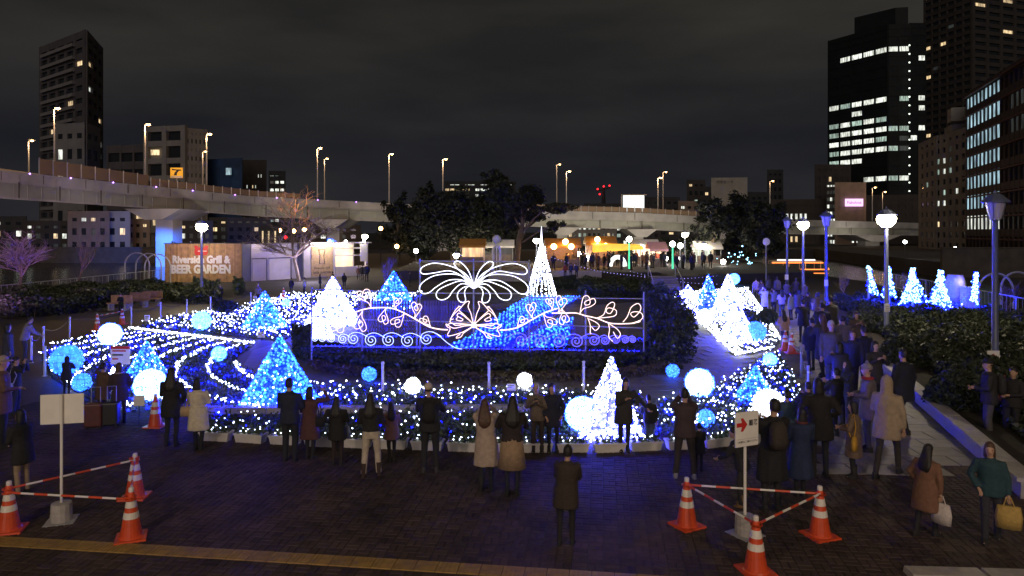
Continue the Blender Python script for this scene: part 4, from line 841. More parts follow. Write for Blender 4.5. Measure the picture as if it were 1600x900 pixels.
# pines and evergreens
def pine(px, yb, yt, Y, lab, clumps, seed, lean=0., m='leafd', lf=.24, dens=1500):
    """clumps: (dx px, y px, rx px, ry px) relative to the picture of the crown"""
    R = random.Random(seed); b0 = Vector(((px-800)/F*Y, Y, .4)); r = thing('pine_tree' if lean else 'evergreen_tree', lab, 'tree', b0); k = MB(); pts = []
    top = CH+(HZ-yt)/F*Y
    k.path([(0, 0, -.3), (lean*.3, 0, top*.35), (lean, .2, top*.7), (lean*1.1, .2, top*.86)], [.34, .28, .17, .06], 8)
    kb = MB()
    for dx, y, rx, ry in clumps:
        c_ = np.array([dx/F*Y, R.uniform(-1.6, 1.6), CH+(HZ-y)/F*Y-.4]); rx_, rz_ = rx/F*Y, ry/F*Y
        kb.path([(lean*.6, 0, max(1.5, c_[2]*.62)), Vector((lean*.6, 0, c_[2]*.7)).lerp(Vector(c_), .55), Vector(c_)], [.13, .09, .03], 5)
        nn = int(dens*(.4+rx*ry/300)); sub = max(3, int(nn/90))
        sc_ = rng.normal(size=(sub, 3))*np.array([rx_, rx_*.8, rz_])*.52+c_
        w = rng.integers(0, sub, nn); pts.append(sc_[w]+rng.normal(size=(nn, 3))*np.array([rx_, rx_, rz_])*.24)
    k.build('trunk', M['bark'], r); kb.build('limbs', M['bark'], r); leaves('crown', np.concatenate(pts), lf, M[m], r); return r
pine(806, 430, 285, 78, 'windswept dark pine with layered cloud-shaped branches in front of the expressway', [(18, 300, 17, 14), (38, 308, 12, 8), (8, 318, 15, 10), (46, 327, 22, 7), (66, 325, 14, 6), (22, 340, 20, 9), (-6, 345, 18, 10), (-14, 325, 12, 12), (58, 352, 10, 6), (-24, 300, 9, 14)], 2, 1.2)
pine(762, 430, 274, 92, 'big dark evergreen rising highest behind the neon palm', [(14, 280, 14, 8), (20, 300, 18, 16), (0, 318, 22, 18), (26, 330, 22, 18), (-12, 345, 26, 18), (14, 360, 26, 16), (-6, 378, 22, 12)], 3, 0)
pine(708, 432, 300, 88, 'broad rounded dark evergreen crown left of the neon palm', [(0, 312, 26, 12), (-26, 322, 20, 14), (24, 322, 22, 14), (-8, 338, 36, 18), (28, 345, 24, 18), (-30, 352, 22, 16), (0, 368, 34, 16)], 5, 0)
pine(652, 432, 296, 95, 'dark evergreen with two upright spires at the left of the grove', [(-22, 322, 8, 14), (-16, 338, 14, 14), (14, 306, 8, 14), (10, 326, 14, 16), (0, 348, 24, 16), (-6, 370, 26, 16), (12, 388, 20, 14)], 7, 0)
pine(622, 436, 318, 105, 'lower dark evergreen at the far left end of the grove', [(-10, 330, 10, 12), (6, 345, 16, 14), (-8, 362, 18, 14), (8, 380, 16, 12)], 17, 0)
pine(1112, 425, 314, 85, 'dark pine with a rounded top right of the expressway gap', [(-8, 322, 14, 8), (0, 334, 18, 10), (8, 350, 16, 12), (-4, 366, 16, 12)], 8, .6)
pine(1152, 425, 308, 90, 'tall dark evergreen right of the rounded pine', [(0, 318, 14, 12), (8, 334, 20, 14), (-6, 350, 22, 16), (14, 368, 22, 14), (-8, 384, 20, 12)], 9, 0)
pine(1196, 425, 318, 83, 'dark evergreen in front of the low long building at right', [(-10, 328, 16, 12), (8, 336, 18, 12), (0, 352, 24, 14), (-14, 370, 20, 14), (12, 386, 20, 12)], 10, 0)
pine(1068, 425, 378, 88, 'low round evergreen under the expressway between the stalls', [(-20, 386, 20, 9), (8, 384, 20, 9), (-6, 396, 26, 9)], 13, 0)
# ================================================================ PAVILION
pv = thing('garden_pavilion', 'wood-clad pavilion with a lavender side wall and a lit food counter', 'pavilion', (P(378, 440, 65).x, 65, 0)); o0 = pv.location.copy()
def pp(px, Y, z=0): return Vector(((px-800)/F*Y-o0.x, Y-o0.y, z))
a, b_ = pp(258, 65), pp(378, 65)
k = MB(); n_ = 41; w_ = (b_.x-a.x)/n_
for i in range(n_): k.box((a.x+(i+.5)*w_, -.05-.012*(i % 3), 1.75), (w_-.018, .06, 3.5), 0)
k.build('boards', M['wood'], pv)['kind'] = 'stuff'
k = MB(); k.box(((a.x+b_.x)/2, .2, 1.74), (b_.x-a.x, .3, 3.46)); k.box(((a.x+b_.x)/2, .08, 3.53), (b_.x-a.x+.1, .5, .07)); k.build('frame_wall', M['dark'], pv)
k = MB(); k.prism([tuple(pp(378.3, 65.1)[:2]), tuple(pp(392, 66)[:2]), tuple(pp(392, 76)[:2]), tuple(pp(378.3, 76)[:2])], 0, 3.5); k.build('navy_panel', M['navy'], pv)
a2, b2 = pp(392.5, 66), pp(466, 70); d = b2-a2; rz = math.atan2(d.y, d.x); nn = Vector((d.y, -d.x, 0)).normalized()
k = MB(); k.prism([tuple(p[:2]) for p in (a2, b2, b2+Vector((-1, 8, 0)), a2+Vector((-1, 8, 0)))], 0, 3.46); k.build('panel_wall', M['lav'], pv)
for f0, f1, lab in ((.02, .30, None), (.36, .82, None)):
    c_ = a2+d*((f0+f1)/2)+nn*.03; k = MB(); k.box((0, 0, 1.02), (d.length*(f1-f0), .08, 2.04)); q = k.build('shutter_door', M['lav'], pv, False, c_); q.rotation_euler = (0, 0, rz)
    k = MB(); k.box((0, -.05, 2.08), (d.length*(f1-f0)+.14, .06, .09)); k.box((d.length*(f1-f0)/2+.04, -.05, 1.0), (.09, .06, 2.0)); q2 = k.build('door_frame', M['navy'], q, False)
c_ = b2+nn*.05; k = MB(); k.box((.2, .0, 1.75), (.5, .4, 3.5)); k.build('post', M['navy'], pv, False, c_)
a3, b3 = pp(470, 70.3), pp(575, 75); d3 = b3-a3; rz3 = math.atan2(d3.y, d3.x); n3 = Vector((d3.y, -d3.x, 0)).normalized()
k = MB()
k.prism([tuple(p[:2]) for p in (a3-n3*3.2, b3-n3*3.2, b3-n3*6, a3-n3*6)], 0, 3.4)
for f, w_ in ((.25, .5), (.985, .03)): c_ = a3+d3*f-n3*.15; k.box((c_.x, c_.y, 1.7), (d3.length*w_, .3, 3.38), rz3)
c_ = a3+d3*.5-n3*1.6; k.box((c_.x, c_.y, 3.46), (d3.length+.6, 3.6, .12), rz3)
c_ = a3+d3*.74-n3*.2; k.box((c_.x, c_.y, .5), (d3.length*.46, .4, 1.0), rz3)
k.build('counter_wall', M['lav'], pv)
c_ = a3+d3*.74-n3*3.1; k = MB(); k.box((0, 0, 1.7), (d3.length*.46, .1, 2.9)); q = k.build('lit_back_wall', M['shop'], pv, False, c_); q.rotation_euler = (0, 0, rz3)
c_ = a3+d3*.74-n3*.15; k = MB(); k.box((0, 0, 2.15), (d3.length*.46, .3, .1)); k.box((0, 0, 2.9), (d3.length*.46, .3, .14)); q = k.build('shelf_beam', M['plastic'], pv, False, c_); q.rotation_euler = (0, 0, rz3)
c_ = a3+d3*.30+n3*.06; k = MB(); k.box((0, 0, 1.6), (2.3, .06, 3.0)); q = k.build('poster_board', mat('kraft_board', (.40, .28, .18), .7), pv, False, c_); q.rotation_euler = (0, 0, rz3)
text('lettering', 'Riverside Grill', .30, M['wooddk'], q, (0, -.04, .95), UPR, bold=.008); text('lettering', 'BEER GARDEN', .30, M['wooddk'], q, (0, -.04, .48), UPR, bold=.012)
k = MB(); k.path([(-.3, -.04, 1.4), (-.25, -.04, 2.2), (-.38, -.04, 2.8), (.3, -.04, 2.8), (.18, -.04, 2.2), (.25, -.04, 1.4)], .05, 4, True); k.build('emblem', M['wooddk'], q)
c_ = a3+d3*.93+n3*.04; k = MB(); k.box((0, 0, 2.4), (.8, .05, 1.8)); q = k.build('poster', M['white'], pv, False, c_); q.rotation_euler = (0, 0, rz3)
cx = (pp(266, 65).x+pp(364, 65).x)/2
text('lettering', 'Riverside Grill &', .93, M['white'], pv, (cx, -.135, 2.10-.07), UPR, bold=.05, sx=.84); text('lettering', 'BEER GARDEN', 1.05, M['white'], pv, (cx, -.135, 1.14), UPR, bold=.055, sx=.80)
k = MB(); ex = pp(315, 65).x
k.add([(ex+u, -.13, z) for u, z in ((-.62, 3.30), (-.35, 3.34), (-.2, 3.10), (0, 3.36), (.2, 3.10), (.42, 3.34), (.68, 3.3), (.6, 3.0), (.64, 2.7), (.5, 2.45), (-.5, 2.45), (-.62, 2.7), (-.55, 3.0))], [tuple(range(13))]); k.build('emblem', M['red'], pv)
k = MB(); k.box((ex+.12, -.14, 2.83), (.8, .01, .06)); k.build('emblem_band', M['white'], pv)
for px in (275, 303, 330, 354):
    p = pp(px, 65); k = MB(); k.path([(p.x, 0, 3.55), (p.x, -.7, 3.72)], .03, 5); k.sphere((p.x, -.72, 3.66), .09, 8, 5); k.build('wall_light', M['dark'], pv)
    light('wall_light_beam', 'SPOT', (p.x+o0.x, o0.y-.75, 3.7), 1300, (1, .74, .42), .06, (math.radians(24), 0, 0), 1.5)
for f in (.08, .38, .62, .9):
    p = a3+d3*f+n3*.5+Vector((0, 0, 3.62)); k = MB(); k.sphere(p, .13, 8, 5); k.build('eave_lamp', M['lampw'], pv)
light('shop_and_fill_light', 'POINT', tuple(a3+d3*.3+n3*1.2+o0+Vector((0, 0, 3.5))), 420, (1, .85, .66), .2); light('shop_and_fill_light', 'POINT', tuple(a3+d3*.74-n3*1.4+o0+Vector((0, 0, 3.0))), 520, (1, .82, .6), .3)
light('sign_wall_fill', 'POINT', (o0.x-3.4, o0.y-3.2, 3.4), 430, (1, .82, .56), .4)  # added point light with no fixture, brightening the board wall
light('pavilion_side_light', 'POINT', tuple(a2+d*.12+nn*.7+o0+Vector((0, 0, 3.5))), 35, (1, .8, .7), .1)
light('shop_and_fill_light', 'POINT', tuple(a2+d*.55+nn*5+o0+Vector((0, 0, 1.6))), 620, (.80, .70, 1), .4)  # added lilac fill without a fixture, brightening the lavender wall
# three small vertical lamps beyond the roof
r = thing('lit_slots', 'three tall glowing slots in a dark wall beyond the pavilion roof', 'wall', P(420, 378, 85)); k = MB(); k.box((0, .2, -2.5), (2.3, .3, 9)); k.build('wall_face', M['darkf'], r)
for x in (-.75, .0, .75): k = MB(); k.box((x, 0, .55), (.16, .1, 1.5)); k.build('slot', M['litw'], r)
r = thing('traffic_light', 'red traffic light beyond the pavilion roof', 'traffic light', P(443, 382, 110)); k = MB(); k.path([(0, .2, -3), (0, .2, 1)], .1, 6); k.box((0, 0, 1.1), (1.4, .4, .5)); k.build('housing', M['dark'], r); k = MB(); k.sphere((.4, -.2, 1.1), .28, 8, 5); k.build('red_lens', M['redl'], r)

# ================================================================ PARK LAMPS
def park_lamp(px, Y, yh, lit, lab, power=0, wood=False):
    x = (px-800)/F*Y; hz = CH+(HZ-yh)/F*Y; r = thing('park_lamp', lab, 'park lamp', (x, Y, 0), 0, 'park lamp posts')
    k = MB(); k.lathe([(.17, 0), (.16, .5), (.10, .58), (.075, hz-.45), (.09, hz-.42), (.16, hz-.38)], n=10); k.build('pole', M['pole'], r, True)
    k = MB(); k.lathe([(.15, hz-.37), (.26, hz+.12)] if not lit else [(.16, hz-.37), (.33, hz-.2), (.38, hz-.02), (.30, hz+.12)], n=12); k.build('lantern_glass', M['lamp' if lit else 'frost'], r)
    k = MB(); k.lathe([(.40, hz+.125), (.38, hz+.17), (.18, hz+.36), (.05, hz+.40), (.02, hz+.5)], n=8)
    for i in range(4): w = PI/4+i*PI/2; k.path([(.16*math.cos(w), .16*math.sin(w), hz-.37), (.27*math.cos(w), .27*math.sin(w), hz+.125)], .018, 4)
    k.build('lantern_cap', M['pole'], r)
    if power: light('park_lamp_light', 'POINT', (x, Y-.55, hz-.15), power, (1, .84, .58), .25)
M['frost'] = mat('frosted_glass', (.42, .40, .44), .4, .1, 4)
park_lamp(1385, 29.5, 341, 1, 'brightest park lamp, on a tall post with a small notice, by the right bed', 520)
park_lamp(1255, 47, 350, 1, 'second brightest park lamp behind the crowd, left of the pink sign', 420)
park_lamp(1555, 21.5, 323, 0, 'unlit park lamp in the right foreground shrubbery with a red arrow notice')
park_lamp(1291, 40.5, 342, 0, 'unlit park lamp with a small white notice between the two bright ones')
park_lamp(1230, 52, 348, 0, 'unlit park lamp at the left of the second brightest one')
park_lamp(315, 47, 353, 1, 'bright park lamp in front of the wooden board wall', 420)
park_lamp(570, 86, 369, 1, 'bright park lamp between the shop and the dark grove', 420)
for px, Y, yh, lab, pw in ((753, 84, 380, 'small bright lamp left of the pale figure sculpture', 260), (838, 84, 375, 'small bright lamp beside the pine right of the neon palm', 260), (1070, 84, 366, 'lit lamp high above the stalls near the evergreens', 300), (1100, 84, 383, 'lit lamp right of the highest stall lamp', 240), (1079, 90, 384, 'fainter lit lamp between the two right stall lamps', 0), (713, 84, 398, 'low white lamp at the left of the amber stall', 120)):
    park_lamp(px, Y, yh, 1, lab, pw)
for px, Y, lab in ((1185, 60, 'round white traffic mirror on a thin pole in front of the right evergreens'),):
    r = thing('round_sign', lab, 'sign', ((px+12-800)/F*Y, Y, 0)); k = MB(); k.path([(0, 0, 0), (0, 0, 3.9)], .05, 6); k.build('pole', M['steel'], r); k = MB(); k.sphere((0, -.06, 3.75), .32, 14, 8, (1, .15, 1)); k.build('disc', M['white'], r)
def notice(px, py, Y, w, h, lab, arrow=True, dx=0):
    p = P(px, py, Y); r = thing('notice', lab, 'notice', p); k = MB(); k.box((0, 0, 0), (w, .03, h)); k.build('panel', M['white'], r)
    if arrow:
        k = MB(); s_ = w*.8; k.add([(u*s_, -.02, v*s_+h*.08) for u, v in ((0, .32), (.26, .05), (.09, .05), (.09, -.3), (-.09, -.3), (-.09, .05), (-.26, .05))], [tuple(range(7))[::-1]]); k.build('arrow', M['red'], r)
    for i in range(1 if arrow else 3): k = MB(); k.box((0, -.018, -h*.36+i*h*.26), (w*.7, .006, h*.07)); k.build('print_line', M['greyp'], r)
notice(1386, 481, 29.2, .22, .34, 'small white notice tied to the post of the brightest lamp', False); notice(1291, 442, 40.2, .2, .36, 'small white notice on the unlit lamp post between the bright lamps', False); notice(1229, 433, 51.7, .26, .36, 'small notice on the unlit lamp post by the boat', False)
notice(1552, 559, 21.2, .36, .42, 'white notice with a red up arrow on the right foreground lamp post')
for px, py, Y, lab, m_ in ((437, 360, 95, 'left one of two orange lamps beyond the lavender wall', 'lampo'), (459, 361, 95, 'orange lamp just left of the bare tree trunk beyond the lavender wall', 'lampo'), (476, 359, 97, 'orange lamp right of the bare tree trunk', 'lampo'), (595, 357, 100, 'pair of amber lights beyond the bare multi-stemmed tree', 'lampo'), (620, 385, 92, 'small amber lamp at the left foot of the dark grove', 'lampo'), (905, 397, 80, 'small white bulb left of the middle orange stall', 'lampw'), (918, 404, 80, 'low white bulb among the crowd left of the middle stall', 'lampw'), (1040, 404, 82, 'warm bulb at the right of the pink tent', 'lampw'), (1058, 404, 78, 'white bulb by the green column', 'lampw'), (1130, 409, 78, 'white bulb at the right end of the stalls', 'lampw'), (650, 392, 88, 'white light low in the dark grove', 'lampw'), (1493, 388, 110, 'bright lamp at the foot of the apartment block across the right river', 'lampw'), (1414, 378, 116, 'white lamp between the brightest park lamp and the apartment block', 'lampw')):
    p = P(px, py, Y); zb = .85 if -11 < p.x < 40 else 0 if -30 < p.x <= -11 else .1; r = thing('small_lamp', lab, 'lamp', (p.x, Y, zb)); k = MB(); k.path([(0, 0, 0), (0, 0, p.z-zb-.1)], [.07, .05], 6); k.build('pole', M['dark'], r); k = MB(); k.sphere((0, 0, p.z-zb), .28, 10, 6); k.build('globe', M[m_], r)
# pale sculpture
Y = 66; r = thing('sculpture', 'pale figure sculpture with a disc head on an arched frame behind the palm', 'sculpture', ((776-800)/F*Y, Y, .85)); k = MB()
for s in (-.33, .33): k.path([(s, 0, 0), (s, 0, 2.0), (s*.6, 0, 2.35), (0, 0, 2.45)], [.11, .11, .12, .12], 8)
k.path([(0, 0, 0), (0, 0, 2.4)], .05, 6); k.build('arch_body', M['white'], r, True); k = MB(); k.sphere((0, 0, 3.05), .40, 16, 10, (1, .35, 1)); k.path([(0, 0, 2.4), (0, 0, 2.8)], .05, 6); k.build('disc_head', M['plastic'], r, True)

# ================================================================ FESTIVAL STALLS
def stall(px, Y, w, h, lab, col, litm, d=2.4, lamps=(), pw=90, lc=(1, .82, .6), cat='stall'):
    r = thing('market_stall', lab, cat, ((px-800)/F*Y, Y, .85), 0, 'festival stalls'); k = MB()
    for sx in (-1, 1):
        for y in (0, d): k.path([(sx*w/2, y, 0), (sx*w/2, y, h)], .04, 5)
    k.build('frame', M['steel'], r)
    k = MB(); k.add([(-w/2-.2, -.25, h), (w/2+.2, -.25, h), (w/2+.2, d+.2, h), (-w/2-.2, d+.2, h), (-w/2-.2, d/2, h+.75), (w/2+.2, d/2, h+.75), (-w/2-.2, -.25, h-.25), (w/2+.2, -.25, h-.25)], [(0, 1, 5, 4), (2, 3, 4, 5), (0, 4, 3), (1, 2, 5), (6, 7, 1, 0)]); k.build('canopy', M[col], r)
    k = MB(); k.box((0, d, h*.5), (w, .06, h*.92)); k.build('back_panel', M[litm], r)
    k = MB(); k.box((0, .15, .45), (w*.94, .5, .9)); k.build('counter', M['wooddk'], r)
    for x, z in lamps: k = MB(); k.sphere((x, -.35, z), .30, 8, 6); k.build('lamp', M['lampo' if lc[1] < .7 else 'lampw'], r)
    if pw: light('stall_light', 'POINT', (r.location.x, Y+.5, .85+h-.3), pw, lc, .2)
M['canva'] = mat('amber_canvas', (.42, .20, .04), .8, .1, 2); M['canvw'] = mat('white_canvas', (.7, .68, .66), .8, .1, 2); M['canvp'] = mat('pink_canvas', (.6, .30, .28), .8, .1, 2)
OR = (1, .5, .14)
stall(880, 74, 3.4, 2.3, 'left orange-lit stall with three hanging amber lamps', 'canva', 'wooddk', lamps=((-1.0, 2.2), (.2, 2.7), (.8, 2.2)), pw=330, lc=OR)
stall(940, 78, 3.0, 2.5, 'middle orange-lit stall with a cluster of amber lamps', 'canva', 'wooddk', lamps=((-.5, 2.9), (-.5, 2.2), (.4, 2.2)), pw=330, lc=OR)
k = MB(); r = thing('amber_awning', 'long glowing amber awning stretching right from the middle stall', 'awning', P(968, 388, 76)); k.add([(-2.9, 0, .35), (2.5, 0, .25), (2.6, 0, -.1), (-2.9, 0, -.45), (-2.9, 1.5, .5), (2.5, 1.5, .4)], [(0, 3, 2, 1), (0, 1, 5, 4)]); k.build('awning_cloth', M['amber'], r); k = MB()
for x in (-2.6, 2.3): k.path([(x, .2, -2.9), (x, .2, .3)], .05, 5)
k.build('posts', M['steel'], r)['kind'] = 'stuff'
stall(1011, 82, 2.6, 2.1, 'dazzling white stall right of the amber awning', 'canvw', 'shop', lamps=((-.8, 2.0), (.6, 2.0)), pw=260)
stall(1029, 76, 1.6, 1.9, 'pink roofed tent beside the dazzling white stall', 'canvp', 'shop', pw=110)
stall(1108, 84, 2.8, 1.9, 'pale lit marquee at the right end of the stalls', 'canvw', 'litg', pw=90, lc=(.9, 1, .85))
stall(866, 82, 2.2, 2.0, 'small white stall at the far left of the row', 'canvw', 'shop', lamps=((-.9, 1.8), (.9, 1.7)), pw=180)
stall(738, 80, 2.6, 2.2, 'amber and white stall at the left behind the neon palm', 'canva', 'litw', pw=160, lc=OR)
stall(776, 88, 4.0, 2.0, 'pale tent behind the figure sculpture', 'canvw', 'litd', pw=60)
r = thing('inflatable_arch', 'small glowing white half-round inflatable among the crowd', 'inflatable', ((965-800)/F*73, 73, .85)); k = MB(); k.path([(.75*math.cos(a), 0, .2+.95*math.sin(a)) for a in np.linspace(0, PI, 12)], .22, 8); k.build('arch_tube', M['sign_lit'], r, True)
for px, Y, h, lab in ((983, 72, 2.9, 'thin pole with a white star lamp and green glow'), (1051, 72, 2.4, 'bright column with green lower part among the stalls'), (1063, 74, 2.2, 'white lamp pole right of the green column')):
    r = thing('lamp_pole', lab, 'lamp', ((px-800)/F*Y, Y, .85)); k = MB(); k.path([(0, 0, 0), (0, 0, h)], [.10, .07], 6); k.build('pole', emat('green_glow', (.1, .9, .45), 1.2) if px < 1060 else M['steel'], r); k = MB(); k.sphere((0, 0, h+.1), .28, 10, 6); k.build('globe', M['lampw'], r)
r = thing('light_string', 'sagging string of small violet lights in front of the festival crowd', 'string lights', (3, 62, 0)); k = MB(); pts = []
for (xa, ya), (xb, yb) in (((862, 402), (985, 430)), ((985, 430), (1120, 431)), ((985, 424), (1120, 444))):
    q = []
    for i in range(25):
        t_ = i/24; p = P(xa+(xb-xa)*t_, ya+(yb-ya)*t_+5*math.sin(PI*t_), 60)-r.location; q.append(p); pts.append(p)
    k.path(q, .012, 4)
k.build('cable', M['dark'], r); M['bv'] = emat('violet_led', (.45, .40, 1), 2.2); bulbs('string_lights', pts, .035, M['bv'], r)

# ================================================================ BLUE CASCADES, ARCHES, BOAT
def cascade(px, yt, Y, fans, lab):
    b0 = Vector(((px-800)/F*Y, Y, .28)); top = CH+(HZ-yt)/F*Y-.28; r = thing('light_cascade', lab, 'light display', b0, 0, 'blue light cascades'); k = MB(); k.path([(0, 0, 0), (0, 0, top)], .05, 6); k.build('pole', M['steel'], r)
    pa, pb_ = [], []
    for dx, yb, n_ in fans:
        e_ = P(px+dx, yb, Y)-b0
        for j in range(n_):
            u = j/max(1, n_-1); ex, ez = e_.x*(.1+.9*u) if n_ > 1 else e_.x, e_.z+.15*(1-u)
            m_ = int(max(10, top*22))
            for i in range(m_):
                t_ = (i+.5)/m_; s_ = t_**1.25; q = (ex*s_+rng.normal(0, .02), rng.normal(0, .08)-.2*s_*u, top+(ez-top)*t_+rng.normal(0, .02)); (pa if rng.random() < .8-.35*t_ else pb_).append(q)
    bulbs('string_lights', pa, .045, M['bcw'], r); bulbs('string_lights', pb_, .05, M['bb'], r)
M['bcw'] = emat('ice_blue_led', (.30, .72, 1), 7, island=.5)
cascade(1357, 416, 38, ((12, 461, 4),), 'leftmost blue light cascade falling to one side')
cascade(1389, 418, 37.5, ((-13, 464, 3), (6, 466, 3)), 'blue light cascade right beside the brightest lamp post')
cascade(1426, 420, 37, ((-24, 476, 7), (12, 476, 5), (25, 480, 2)), 'broad blue light cascade, the middle one')
cascade(1470, 423, 36, ((-26, 482, 7), (13, 486, 6)), 'broad blue light cascade left of the lit display panel')
cascade(1525, 426, 35.5, ((-10, 470, 4), (-3, 478, 2)), 'narrow blue light cascade nearest the arch at right')
r = thing('light_fan', 'low V-shaped fan of blue and white lights under the round panel', 'light display', (*P(1494, 488, 36)[:2], .28)); pa = []; pb_ = []
for dx, dz in ((-.45, .95), (-.3, .7), (0, .6), (.3, .7), (.5, 1.0)):
    for i in range(22): t_ = i/21; (pa if i < 12 else pb_).append((dx*t_+rng.normal(0, .02), rng.normal(0, .04), .12+dz*t_))
bulbs('string_lights', pa, .034, M['bw'], r); bulbs('string_lights', pb_, .034, M['bb'], r)
r = thing('info_panel', 'round-topped panel lit from above behind the blue light fan', 'sign', (*P(1493, 478, 37.5)[:2], .28)); k = MB(); k.box((0, 0, .9), (.08, .3, 1.8)); k.lathe([(.42, .6), (.5, 1.0), (.48, 1.6), (.36, 2.05)], n=12); k.build('panel_body', M['granite'], r, True); light('panel_light', 'POINT', (r.location.x, r.location.y-.75, 2.1), 9, (1, .9, .6), .05)
k = MB(); r = thing('stone_pier', 'short stone gate pier beside the narrow blue cascade', 'pillar', (*P(1513, 488, 36.5)[:2], .28)); k.box((0, 0, .7), (.55, .5, 1.4)); k.box((0, 0, 1.45), (.65, .6, .1)); k.build('pier_block', M['granite'], r)
def hoop(px, Y, wpx, yt, lab, zb=0.):
    R_ = wpx*Y/F; b0 = Vector(((px-800)/F*Y, Y, zb)); H = CH+(HZ-yt)/F*Y-zb; r = thing('garden_arch', lab, 'arch', b0, 0, 'metal garden arches'); k = MB(); k.path([(R_, 0, 0)]+[(R_*math.cos(a), 0, H-R_+R_*math.sin(a)) for a in np.linspace(0, PI, 14)]+[(-R_, 0, 0)], .06, 6); k.build('hoop', M['steel'], r)
for i, (px, w_) in enumerate(((214, 19), (232, 20), (246, 20))): hoop(px, 60+i*1.6, w_, 395+i, ['leftmost metal hoop of the river arbour left of the pavilion', 'middle metal hoop of the river arbour', 'metal hoop of the river arbour nearest the pavilion'][i])
hoop(1556, 40, 27, 427, 'metal arch over leafless creepers behind the unlit foreground lamp', .28); hoop(1590, 42, 26, 425, 'metal arch cut by the right frame edge', .28)
def railing(name, lab, A, B, n, h=1.1, z=0, bars=5):
    A = Vector((*A, z)); B = Vector((*B, z)); r = thing(name, lab, 'railing', A); d = B-A
    for i in range(n+1): k = MB(); p = d*(i/n); k.path([p, p+Vector((0, 0, h))], .035, 5); k.build('post', M['steel'], r)
    for j in (1.0, .12): k = MB(); k.path([Vector((0, 0, h*j)), d+Vector((0, 0, h*j))], .03, 5); k.build('rail', M['steel'], r)
    k = MB(); m_ = n*bars
    for i in range(m_): p = d*((i+.5)/m_); k.path([p+Vector((0, 0, h*.12)), p+Vector((0, 0, h))], .011, 3, caps=False)
    k.build('bars', M['steel'], r)['kind'] = 'stuff'
railing('railing', 'river railing along the left park edge behind the dark hedge', (-33.2, 46), (-32.2, 65), 10, 1.1, 0, 4)
railing('railing', 'river railing behind the blue cascades along the right park edge', (24.4, 33), (30.6, 61.5), 14, 1.1, .28, 5)
railing('railing', 'far river railing beyond the arch at the right edge', (23.8, 15), (24.3, 32.5), 9, 1.1, .28, 5)
r = thing('tour_boat', 'low tour boat on the right river outlined in orange and white lights', 'boat', (*P(1241, 430, 104)[:2], -2.0)); k = MB(); k.add([(-4, -1.3, .1), (4, -1.3, .1), (4.3, 0, .1), (4, 1.3, .1), (-4, 1.3, .1), (-4.2, -1.5, 1.1), (4.4, -1.5, 1.1), (5.0, 0, 1.2), (4.4, 1.5, 1.1), (-4.2, 1.5, 1.1)], [(4, 3, 2, 1, 0), (5, 6, 7, 8, 9), (0, 1, 6, 5), (1, 2, 7, 6), (2, 3, 8, 7), (3, 4, 9, 8), (4, 0, 5, 9)]); k.build('hull', M['dark'], r)
k = MB(); k.box((0, 0, 2.3), (7.2, 2.4, .12))
for x in (-3.4, -1.2, 1.2, 3.4):
    for y in (-1.1, 1.1): k.path([(x, y, 1.1), (x, y, 2.3)], .05, 5)
k.build('roof_frame', M['plastic'], r); M['bor'] = emat('orange_boat_light', (1, .24, .05), 3)
k = MB(); k.path([(-4.2, -1.53, 1.15), (4.4, -1.53, 1.15), (5, 0, 1.25)], .07, 5); k.path([(-3.7, -1.25, 2.1), (3.7, -1.25, 2.1)], .07, 5); k.path([(-4.2, -1.5, .6), (4.3, -1.5, .6)], .05, 5); k.build('orange_strip', M['bor'], r); k = MB(); k.box((-.2, -1.22, 2.5), (5.5, .06, .2)); k.build('white_strip', M['sign_lit'], r)
light('boat_light', 'POINT', (r.location.x, r.location.y-3.5, 0), 240, (1, .35, .1), .5)
k = MB(); k.box((0, 0, 1.5), (2.1, .2, 1.2)); r = thing('blue_window_light', 'far small blue and white lights at the foot of the right evergreens', 'lights', (*P(1158, 418, 76)[:2], .85)); bulbs('string_lights', [(rng.normal(0, 1.0), rng.normal(0, .2), abs(rng.normal(.9, .5))) for _ in range(26)], .07, M['bcw'], r)
# slatted dark screen and wooden frames behind the neon palm
r = thing('slat_screen', 'dark vertical slat screen on the lawn behind the left vine', 'fence', (*P(690, 540, 32)[:2], 0)); x0 = P(560, 0, 32).x-r.location.x
me = MB().box((0, 0, .75), (.085, .04, 1.5)).mesh('slat', M['wooddk'])
for i in range(38): obj('slat', me, r, (x0+i*.125, rng.uniform(-.01, .01), 0))
k = MB(); k.path([(x0, .05, 1.3), (x0+4.7, .05, 1.3)], .03, 4); k.path([(x0, .05, .3), (x0+4.7, .05, .3)], .03, 4); k.build('rails', M['dark'], r)['kind'] = 'stuff'
r = thing('wooden_ramp', 'brown boarded walkway rail behind the neon palm', 'walkway', (*P(770, 492, 41)[:2], 0))
for i in range(16): k = MB(); k.box((0, 0, .05), (.34, 2.2, .06)); k.build('plank', M['wooddk'], r, False, (-1.6+i*.36, i*.42, 0)).rotation_euler = (0, 0, .5)

